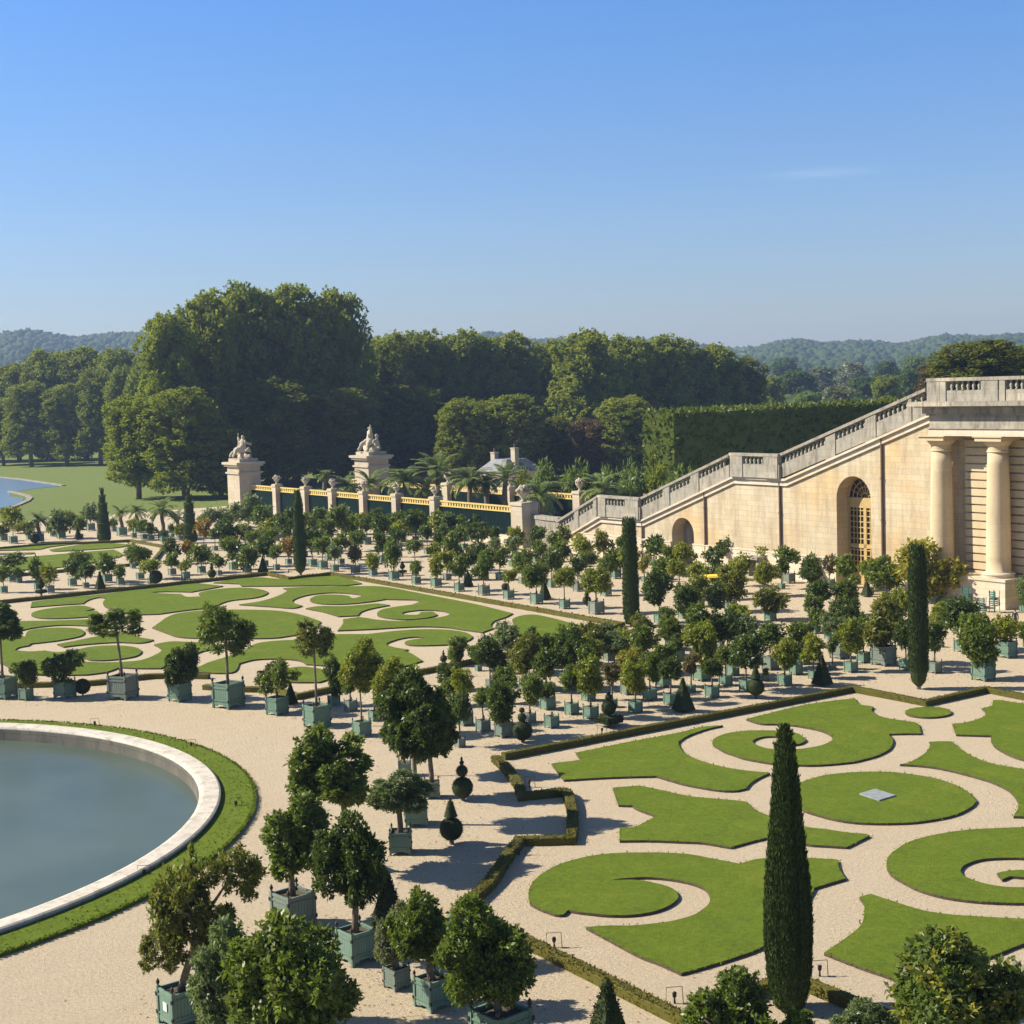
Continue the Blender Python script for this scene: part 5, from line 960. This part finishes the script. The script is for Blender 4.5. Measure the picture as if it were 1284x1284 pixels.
for i, (x, yb, yc, wpx, lab) in enumerate([(49, 680, 652, 27, 'spiky palm in a tub at the left edge'), (153, 672, 644, 27, 'greyish palm in a tub right of the stepped yew'), (173, 668, 641, 26, 'grey palm behind the light tubs at the farthest lawn'), (205, 676, 640, 38, 'big arching palm left of the second stepped yew'), (224, 672, 650, 26, 'yellowish palm hard against the second stepped yew')]):
    p = G(x, yb); rad = wpx*depth(p)/F/2*1.35; palm(p, zat(p, yc), rad, lab, 14*depth(p)/F/1.38, k=i+1, tr=.2)
# ------------------------------------------------------------------ big trees of the park
ASP = 2.0
def forest_blobs(seed, n=40, skirt=.0):
    g = np.random.default_rng(seed); out = []
    for k in range(n):
        z = -.44+.80*(k+.5)/n; e = .34*math.sqrt(max(.05, 1-(max(0, z-.12)/.34)**3)); t = k*2.4+g.random(); q = e*g.uniform(.75, 1.08)
        out.append((q*math.cos(t), q*math.sin(t), z*ASP, g.uniform(.12, .19)))
    for k in range(5): t = k*1.25+g.random(); out.append((.15*math.cos(t), .15*math.sin(t), ASP*(.36+g.uniform(-.02, .04)), g.uniform(.12, .17)))
    out += [(0, 0, z*ASP, .26) for z in (.22, .05, -.12, -.3)]; return out
FT = [leafcloud('crown', forest_blobs(s), 1700, 14, .042, s+50, .05, .78, wr=.8) for s in (1, 2, 3, 4)]
FT2 = [leafcloud('crown', forest_blobs(s+20, 24), 520, 12, .075, s+70, .07, .75, wr=.75) for s in (1, 2, 3)]
for me in FT+FT2: me.materials.append(FO['forest'])
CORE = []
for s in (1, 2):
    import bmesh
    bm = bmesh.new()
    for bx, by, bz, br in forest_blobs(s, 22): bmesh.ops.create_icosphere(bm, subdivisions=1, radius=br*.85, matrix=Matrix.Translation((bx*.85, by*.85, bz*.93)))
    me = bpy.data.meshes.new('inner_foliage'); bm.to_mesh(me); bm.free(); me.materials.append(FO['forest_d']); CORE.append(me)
def tree(x, dist, ytop, wpx, label, group, ybot=None, mat='forest', far=False, seedk=0, cat='tree'):
    d = ray(x, 500); d = d[:2]/np.linalg.norm(d[:2]); pos = d*dist; dp = depth((pos[0], pos[1], 0)); zt_ = zat(pos, ytop); wd = wpx*dp/F; gz = 0
    zb_ = zt_*.06 if ybot is None else max(.3, zat(pos, ybot)); ch = zt_-zb_
    root = empty('park_tree', (pos[0], pos[1], gz), rnd.random()*6.28); tag(root, label, cat, group)
    k = seedk % (3 if far else 4)
    link('crown', (FT2 if far else FT)[k], None, root, (0, 0, (zt_+zb_)/2), 0, (wd*1.12, wd*1.12, ch/ASP), FO[mat])
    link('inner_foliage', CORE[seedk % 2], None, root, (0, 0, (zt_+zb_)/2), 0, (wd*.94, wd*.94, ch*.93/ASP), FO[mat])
    r = min(.7, .022*zt_); mb = MB(); pts = [(0, 0, -.2), (.2, 0, zb_+ch*.2), (0, .2, zb_+ch*.55), (0, 0, zb_+ch*.8)]; mb.tube(pts, [r*1.2, r, r*.6, r*.2], 8)
    for q in range(5):
        t = q*1.3+x; h0 = zb_+ch*(.12+.12*q); mb.tube([(0, 0, h0), (wd*.2*math.cos(t), wd*.2*math.sin(t), h0+ch*.1), (wd*.36*math.cos(t), wd*.36*math.sin(t), h0+ch*.2)], [r*.55, r*.35, r*.1], 6)
    mb.build('trunk', M['bark_pale'], root, True)
GP = 'tall plane trees beyond the garden'
k = 0
for x, dist, yt, wpx, lab, m, yb in [
    (212, 262, 388, 74, 'leftmost tall plane tree of the great clump, sunlit edge', 'forest_y', 560), (262, 268, 360, 92, 'tall plane tree second from left in the great clump', 'forest', 600), (312, 275, 347, 96, 'tallest plane tree in the middle of the great clump', 'forest', 606), (368, 278, 352, 96, 'plane tree of the great clump above the slim cypress', 'forest', 604),
    (428, 282, 354, 84, 'rightmost plane tree of the great clump against the sky', 'forest', 602), (168, 245, 492, 70, 'low yellowish tree bough hanging over the meadow, left of the clump', 'forest_y', 612), (226, 240, 482, 96, 'sunlit lower foliage tree in front of the great clump', 'forest_y', 612), (272, 238, 530, 70, 'dark drooping tree just left of the gate pier', 'forest_d', 622),
    (350, 262, 470, 110, 'dark tree in shade between the gate piers', 'forest_d', 600), (420, 265, 480, 110, 'dark shaded tree left of the right gate pier', 'forest_d', 600),
    (488, 300, 412, 82, 'plane tree right after the great clump', 'forest', 596), (532, 305, 411, 84, 'second plane tree right of the great clump', 'forest', 594), (582, 310, 409, 88, 'plane tree above the tallest palm', 'forest', 592), (634, 315, 413, 86, 'plane tree left of the sky dip over the lodge', 'forest', 590), (682, 325, 424, 74, 'lower plane tree under the dip with the distant ridge', 'forest', 588),
    (500, 285, 480, 100, 'dark tree behind the middle palms', 'forest_d', 598), (545, 288, 500, 90, 'dark shaded tree left of the round-headed ones', 'forest_d', 600),
    (738, 300, 408, 88, 'pale-limbed plane tree with the highest top right of the dip', 'forest_y', 580), (790, 310, 415, 80, 'plane tree above the clipped hornbeam block corner', 'forest', 575), (838, 315, 417, 82, 'plane tree behind the left end of the tall clipped hedge', 'forest_y', 570), (888, 320, 428, 84, 'plane tree third from the right of the tall row', 'forest', 570), (928, 325, 445, 64, 'last tree of the tall row at its right end', 'forest_d', 570),
    (580, 250, 496, 66, 'round brownish-topped tree left of the lodge roof', 'forest', 600), (640, 252, 493, 84, 'round dark tree behind the lodge', 'forest', 600), (688, 258, 520, 60, 'dark tree to the right of the lodge chimney', 'forest_d', 600),
    (740, 255, 522, 56, 'small copper-leaved tree left of the hornbeam block', 'copper', 598), (782, 255, 493, 76, 'bluish-green round tree beside the hornbeam block', 'forest', 600), (716, 275, 540, 70, 'deep shaded tree behind the copper one', 'forest_d', 600)]:
    tree(x, dist, yt, wpx, lab, GP, yb, m, seedk=k); k += 1
GL = 'trees beyond the meadow on the left'
for i, (x, dist, yt, wpx, m) in enumerate([(-30, 430, 470, 80, 'forest'), (20, 420, 452, 70, 'forest'), (62, 415, 434, 74, 'forest'), (105, 410, 432, 70, 'forest'), (148, 400, 433, 74, 'forest'), (35, 385, 476, 60, 'forest'), (80, 380, 478, 56, 'forest'), (122, 375, 462, 58, 'forest'), (160, 365, 455, 56, 'forest'), (0, 400, 500, 60, 'forest'), (190, 350, 440, 60, 'forest')]):
    labs = ['tree at the extreme left edge beyond the pond', 'second hazy tree from the left edge', 'hazy tree with rounded top left of the lower hill dip', 'hazy tree under the notch of the left ridge', 'hazy tree left of the great clump', 'lower front tree nearest above the pond tip', 'lower front tree in the middle of the meadow edge', 'lower front tree right of the middle of the meadow edge', 'lower front tree touching the yellowish bough', 'small front tree at the left edge above the pond', 'hazy tree partly behind the great clump']
    tree(x, dist, yt, wpx, labs[i], GL, 573, m, seedk=i)
tree(1232, 190, 424, 118, 'dark spreading tree behind the portico balustrade', 'trees behind the stair', 512, 'forest_d', seedk=2); tree(1182, 200, 452, 60, 'reddish tree left of the dark spreading one', 'trees behind the stair', 512, 'copper', seedk=1); tree(1290, 210, 432, 70, 'pale green tree at the right edge above the portico', 'trees behind the stair', 512, 'forest', seedk=3)
# valley trees, bearing by bearing
GV = 'hazy trees of the valley on the right'
vg = random.Random(4); vl = []
for i, (x, yt, dist, wpx, m, lab) in enumerate([(965, 470, 420, 40, 'forest', 'hazy valley tree just right of the tall row'), (1000, 462, 520, 46, 'far', 'valley tree left of the pale willow'), (1012, 490, 380, 36, 'reed', 'light bushy tree over the clipped hedge, left'), (1050, 482, 400, 44, 'variegated', 'pale grey willow-like tree above the hedge'), (1085, 470, 470, 42, 'far', 'green valley tree right of the pale willow'),
        (1112, 468, 400, 40, 'forest_y', 'yellowish valley tree left of the stair top'), (1145, 462, 430, 40, 'far', 'round green tree just left of the portico corner'), (1030, 458, 640, 40, 'variegated', 'silvery tree in the valley centre'), (1070, 452, 700, 44, 'variegated', 'second silvery tree in the valley centre'), (1110, 450, 620, 34, 'far', 'tall poplar-like valley tree'), (1150, 444, 640, 40, 'reed', 'light green valley tree near the reddish tree'), (985, 446, 800, 40, 'far', 'small hazy tree below the ridge, left'), (1180, 440, 520, 44, 'far', 'valley tree touching the portico trees')]):
    tree(x, dist, yt, wpx, lab, GV, None, m, far=True, seedk=i)
# far woods: thousands of crowns over the slopes, one mass
def far_woods():
    g = np.random.default_rng(9); bm = bmesh.new(); bmesh.ops.create_icosphere(bm, subdivisions=2, radius=1); bm.verts.ensure_lookup_table()
    base = np.array([v.co[:] for v in bm.verts]); tri = np.array([[v.index for v in f.verts] for f in bm.faces]); bm.free(); nV, nF = len(base), len(tri)
    Vs, Fs, S = [], [], []; cnt = 0
    N = 18000
    for i in range(N):
        th = R(g.uniform(-24, 24)); r = g.uniform(560, 2450) if i % 4 else g.uniform(450, 900)
        xx, yy = -math.sin(th)*r, math.cos(th)*r; px_ = 642-math.tan(th)*F
        if r < 700 and (px_ < 930) and px_ > 190: continue
        if r < 900 and px_ < 190 and r < 520: continue
        zz = terr(r, th); hh = g.uniform(8, 11)*(1 if r > 900 else .8); ww = g.uniform(3.6, 6.)*(1+r/6000)
        d = 1+.22*g.normal(size=(nV, 1)); v = base*d*np.array([ww, ww, hh*.62])+np.array([xx, yy, zz+hh*.5]); Vs.append(v); Fs.append(tri+cnt*nV); S.append(np.full(nF, g.random())*.7+.3*g.random(nF)); cnt += 1
    V = np.concatenate(Vs); Fa = np.concatenate(Fs); sh = np.concatenate(S); me = bpy.data.meshes.new('far_woods'); me.vertices.add(len(V)); me.vertices.foreach_set('co', V.reshape(-1)); me.loops.add(len(Fa)*3); me.loops.foreach_set('vertex_index', Fa.reshape(-1).astype(np.int32)); me.polygons.add(len(Fa)); me.polygons.foreach_set('loop_start', np.arange(0, len(Fa)*3, 3, dtype=np.int32))
    at = me.attributes.new('shade', 'FLOAT', 'FACE'); at.data.foreach_set('value', sh.astype(np.float32)); me.update(calc_edges=True); return me
tag(link('far_woods', far_woods(), FO['far']), 'hazy woods covering the distant slopes and ridge', 'woods', kind='stuff')
# ------------------------------------------------------------------ tall clipped hornbeam block and shrubs
def block_hedge(a0, b0, a1, b1, z, label, n, leaf, mat='hedge', z0=-.1):
    g = np.random.default_rng(8); P_, N_ = [], []; ca, cb = (a0+a1)/2, (b0+b1)/2
    faces = [((a0, b0), (a1, b0), (0, -1)), ((a0, b0), (a0, b1), (-1, 0)), ((a1, b0), (a1, b1), (1, 0)), ((a0, b1), (a1, b1), (0, 1))]
    for p, q, nn in faces:
        L = math.hypot(q[0]-p[0], q[1]-p[1]); k = int(n*L*z)
        t = g.random(k); zz = z0+(z-z0)*g.random(k); bulge = .18*np.sin(t*L*1.1)*np.sin(zz*1.7)
        P_.append(np.c_[p[0]+(q[0]-p[0])*t-ca+nn[0]*bulge, p[1]+(q[1]-p[1])*t-cb+nn[1]*bulge, zz]); N_.append(np.tile([nn[0], nn[1], .0], (k, 1)))
    k = int(n*abs(a1-a0)*abs(b1-b0)*1.3); P_.append(np.c_[g.uniform(a0, a1, k)-ca, g.uniform(b0, b1, k)-cb, np.full(k, z)+g.normal(size=k)*.12]); N_.append(np.tile([0, 0, 1.], (k, 1)))
    mb = MB((ca, cb, 0)); mb.box(min(a0, a1)+.1, max(a0, a1)-.1, min(b0, b1)+.1, max(b0, b1)-.1, z0, z-.15)
    me = joinmesh(surfcards('clipped_hedge', np.concatenate(P_), np.concatenate(N_).astype(float), leaf, 7, wr=.7, lift=.7), mb)
    return tag(link('clipped_hedge', me, FO[mat], None, W(ca, cb), AZ), label, 'hedge')
ah_ = 112.; bc = bof(846, ah_); pc = W(ah_, bc); zt_ = zat(pc, 517); bl_ = bof(808, ah_)
block_hedge(ah_, bc, ah_+95, bl_, zt_, 'tall square-cut hornbeam hedge running behind the stair', 9, .5)
GS = 'shrubs behind the back railing'
shr = [leafcloud('crown', blobs_round(41, 10, .26, .22), 170, 12, .12, 41, .1, .4, wr=.3), leafcloud('crown', blobs_round(42, 10, .3, .2), 150, 12, .13, 42, .12, .4, wr=.25)]
for me in shr: me.materials.append(FO['reed'])
for i, (x, yt, wpx, m, lab) in enumerate([(690, 578, 46, 'reed', 'reedy shrub right of the lodge'), (722, 582, 44, 'reed', 'reedy shrub above the back railing post'), (756, 586, 46, 'reed', 'light reedy shrub above the lower landing'), (792, 583, 46, 'reed', 'reedy shrub above the dark column cypress'), (824, 582, 40, 'forest_y', 'shrub at the foot of the hornbeam block'), (735, 596, 60, 'forest', 'low dark shrub just above the stair foot'), (662, 588, 36, 'forest', 'shrub against the lodge wall'), (850, 590, 50, 'reed', 'shrub behind the middle flight of stairs')]):
    p = W(103+(i % 3)*1.5, bof(x, 103+(i % 3)*1.5)); z = zat(p, yt); wd = wpx*depth(p)/F; r = empty('shrub', p); tag(r, lab, 'shrub', GS); link('crown', shr[i % 2], None, r, (0, 0, z*.5), i, (wd, wd, z*1.05), FO[m]); mb = MB()
    for q in range(5): mb.tube([(0, 0, 0), (math.cos(q*1.3)*wd*.2, math.sin(q*1.3)*wd*.2, z*.6)], [.08, .03], 5)
    mb.build('stem', M['bark'], r)
for i, (x, yb, yt, wpx, m, lab) in enumerate([(92, 664, 640, 30, 'forest_d', 'dark round shrub beyond the pots at the left'), (288, 662, 634, 44, 'g', 'grey shrub left of the gate pier foot'), (262, 664, 636, 36, 'g', 'grey-green shrub right of the second stepped yew'), (30, 668, 652, 36, 'forest', 'low dark shrub behind the left palms')]):
    p = G(x, yb); z = zat(p, yt); wd = wpx*depth(p)/F; r = empty('shrub', (p[0], p[1], 0)); tag(r, lab, 'shrub', 'shrubs at the far edge of the garden'); link('crown', shr[i % 2], None, r, (0, 0, z*.52), i, (wd, wd, z), FO[m]); mb = MB(); mb.tube([(0, 0, 0), (.1, 0, z*.5)], [.1, .05], 5); mb.build('stem', M['bark'], r)
# ------------------------------------------------------------------ small things
def hoop(x, yb, label):
    g0 = G(x, yb); k = 1.; r = empty('ground_lamp', (g0[0], g0[1], 0), AZ-.5); tag(r, label, 'lamp', 'small ground lamps under iron hoops')
    mb = MB(); mb.tube([(-.22, 0, 0), (-.20, 0, .42), (.20, 0, .42), (.22, 0, 0)], .012, 5); mb.build('hoop', M['metal'], r)
    mb = MB(); mb.lathe([(.03, 0), (.02, .14), (.05, .17), (.06, .27), (.03, .30)], n=8); mb.build('lamp_head', M['metal'], r, True)
for x, y, lab in [(695, 1188, 'hooped ground lamp beside the straight hedge, nearer the topiary niche'), (846, 1258, 'hooped ground lamp beside the hedge near the bottom edge'), (119, 912, 'hooped ground lamp on the turf at the far side of the pool'), (240, 939, 'hooped ground lamp on the turf right of the first pool one'), (296, 1014, 'hooped ground lamp at the rightmost turf of the pool'), (181, 1101, 'hooped ground lamp on the turf at the near side of the pool'),
                  (651, 1072, 'ground lamp in the corner under the niche hedge'), (664, 987, 'ground lamp where the curved hedge meets the niche'), (1028, 1224, 'hooped ground lamp right of the big near cypress'), (755, 921, 'ground lamp on the hedge near the square-slab topiary'), (362, 718, 'pair-post ground lamp left of the slim cypress')]: hoop(x, y, lab)
def chair(pos, rz, z, label, flip=False):
    r = empty('garden_chair', (pos[0], pos[1], z), rz); tag(r, label, 'chair', 'green garden chairs stacked by the portico block')
    if flip: r.rotation_euler[0] = math.pi; r.location.z = z+.46
    mb = MB(); mb.box(-.23, .23, -.22, .22, .43, .46); mb.build('seat', M['green_metal'], r)
    mb = MB()
    for q in range(3): mb.box(-.2, .2, .205, .225, .56+.13*q, .64+.13*q)
    mb.box(-.235, -.2, .2, .235, .46, .98); mb.box(.2, .235, .2, .235, .46, .98); mb.build('backrest', M['green_metal'], r)
    for sx in (-1, 1):
        for sy in (-1, 1): mb = MB(); mb.tube([(sx*.215, sy*.205, .44), (sx*.235, sy*.24, 0)], .022, 5); mb.build('leg', M['green_metal'], r)
cc_ = [((1213, 763), 0, 0, 'upright chair left at the portico block'), ((1231, 767), 0.3, 0, 'upright chair middle at the portico block'), ((1247, 768), -.2, 0, 'upright chair right at the portico block')]
for (px_, rz, z, lab) in cc_: chair(G(*px_), AZ+1.6+rz, z, lab)
for (px_, rz, z, lab) in [((1213, 763), .05, .47, 'second upright chair nested on the left chair'), ((1247, 768), -.15, .47, 'second upright chair nested on the right chair')]: chair(G(*px_), AZ+1.6+rz, z, lab)
for (px_, rz, z, lab) in [((1213, 763), .1, .94, 'upside-down chair on top of the left chair'), ((1231, 767), .4, .47, 'upside-down chair on top of the middle chair'), ((1247, 768), 0, .94, 'upside-down chair on top of the right chair')]: chair(G(*px_), AZ+1.6+rz, z, lab, True)
def person(x, yb, yt, face, label, shirt, legs, walk=True):
    g0 = G(x, yb); h = min(1.85, zat(g0, yt)); k = h/1.75; st = .22 if walk else .04
    V = [(0, 0, .95), (0, .01, 1.2), (0, .0, 1.42), (0, .0, 1.52), (0, .03, 1.63), (0, .02, 1.7),
         (.1, 0, .9), (.1, st*.6, .5), (.1, st*.5, .08), (.1, st*.5+.16, .04), (-.1, 0, .9), (-.1, -st*.35, .5), (-.1, -st, .1), (-.1, -st+.15, .04),
         (.19, 0, 1.38), (.24, -.08, 1.1), (.23, .02, .86), (.23, .05, .78), (-.19, 0, 1.38), (-.24, .06, 1.1), (-.22, .18, .9), (-.21, .22, .83)]
    E = [(0, 1), (1, 2), (2, 3), (3, 4), (4, 5), (0, 6), (6, 7), (7, 8), (8, 9), (0, 10), (10, 11), (11, 12), (12, 13), (2, 14), (14, 15), (15, 16), (16, 17), (2, 18), (18, 19), (19, 20), (20, 21)]
    Rr = [(.15, .11), (.14, .10), (.15, .10), .055, .10, .085, .09, .065, .045, .04, .09, .065, .045, .04, .065, .05, .038, .035, .065, .05, .038, .035]
    skinm = simple('skin', (.45, .28, .2), (.5, .32, .23), 3, .6); hair = simple('hair', (.03, .02, .015), (.05, .03, .02), 6, .7)
    sm = simple('shirt', shirt, tuple(c*1.3 for c in shirt), 5, .9); lm = simple('trousers', legs, tuple(c*1.3 for c in legs), 5, .9)
    o = skin('person', V, E, Rr, None, None, (g0[0], g0[1], 0), face, 2, None, k, [skinm, sm, lm, hair]); me = o.data
    for p in me.polygons:
        c = p.center; arm = abs(c.x) > .165 and c.z < 1.36
        p.material_index = 3 if c.z > 1.60 and c.y < .06 else 0 if c.z > 1.47 or (arm and c.z < .95) else 1 if c.z > .93 else 2 if c.z > .1 else 3
    me.shade_smooth(); return tag(o, label, 'person')
person(557.5, 705, 681, AZ+1.0, 'person in a dark red top and black trousers walking among the distant tubs', (.12, .03, .035), (.02, .02, .025))
person(1273, 790, 764, AZ-1.0, 'person in dark clothes half hidden behind the planters at the right edge', (.03, .03, .04), (.025, .025, .03), False)
# yellow canopy cart
g0 = G(899, 752); r = empty('canopy_cart', (g0[0], g0[1], 0), AZ-.5); tag(r, 'bright yellow canopy on thin posts in the shrubs before the stair wall', 'canopy'); s = depth(g0)/F
zt_ = zat(g0, 721); mb = MB(); mb.add([(-.85, -.6, zt_-.12), (.85, -.6, zt_-.12), (.85, .6, zt_-.12), (-.85, .6, zt_-.12), (-.7, -.5, zt_), (.7, -.5, zt_), (.7, .5, zt_), (-.7, .5, zt_)], [(0, 3, 2, 1), (4, 5, 6, 7), (0, 1, 5, 4), (1, 2, 6, 5), (2, 3, 7, 6), (3, 0, 4, 7)]); mb.build('canopy', M['yellow'], r)
mb = MB(); mb.box(-.9, -.87, -.55, .1, zt_-.7, zt_-.12); mb.build('side_flap', M['yellow'], r)
for sx in (-1, 1):
    for sy in (-1, 1): mb = MB(); mb.tube([(sx*.8, sy*.55, 0), (sx*.8, sy*.55, zt_-.1)], .03, 5); mb.build('pole', M['metal'], r)
g0 = G(950, 722); r = empty('stone_shelter', (g0[0], g0[1], 0), AZ); tag(r, 'small grey stone table-like shelter by the stair wall', 'shelter'); zt_ = zat(g0, 697)
mb = MB(); mb.box(-.8, .8, -.8, .8, zt_-.22, zt_); mb.build('slab', M['weather'], r)
for sy in (-1, 1): mb = MB(); mb.box(-.55, .55, sy*.55-.15, sy*.55+.15, 0, zt_-.22); mb.build('support', M['weather'], r)
# fallen leaves and twigs blown over the gravel round the tubs
fl = np.random.default_rng(31); base_ = [(t[0], t[1]) for t in trees if t[1] > 840]; n = 5200; Q = []
for k in range(n):
    bx_, by_ = base_[fl.integers(len(base_))]; p = G(bx_, min(by_, 1300)); q = p[:2]+fl.normal(size=2)*np.array([1.7, 1.5])+np.array([.4, 0]); a_, b_ = q@AD, q@BD
    if a_ < 84 and (a_-pa)**2+(b_-pb)**2 > 20**2: Q.append((a_, b_, .012))
Q = np.array(Q); n = len(Q); Dv = np.c_[fl.normal(size=(n, 2)), fl.normal(size=n)*.12]; Dv /= np.linalg.norm(Dv, axis=1)[:, None]
lm_ = foliage('fallen_leaf', (.12, .085, .04), hue=(.25, .16, .06), trans=0, rough=.9, spec=.05)
tag(link('fallen_leaves', quads_mesh('fallen_leaves', Q, Dv, np.tile([0, 0, 1.], (n, 1))+fl.normal(size=(n, 3))*.2, .05+.05*fl.random(n), .03+.03*fl.random(n), fl.random(n)), lm_, None, (0, 0, 0), AZ), 'dry leaves scattered on the gravel round the planters', 'leaves', kind='stuff')
# ------------------------------------------------------------------ air
mb = MB(); mb.box(-3020, 3020, -3020, 3020, -2.5, 96); hz = bpy.data.materials.new('haze'); hz.use_nodes = True; n_ = hz.node_tree.nodes; n_.remove(n_['Principled BSDF']); pv = n_.new('ShaderNodeVolumePrincipled'); pv.inputs['Color'].default_value = (.42, .58, .88, 1); pv.inputs["Density"].default_value = .00024; pv.inputs['Anisotropy'].default_value = .2
hz.node_tree.links.new(pv.outputs[0], n_['Material Output'].inputs['Volume']); hz.volume_intersection_method = 'FAST' if hasattr(hz, 'volume_intersection_method') else None
o = mb.build('haze', hz); tag(o, 'thin blue air haze over the park', 'haze', kind='stuff')
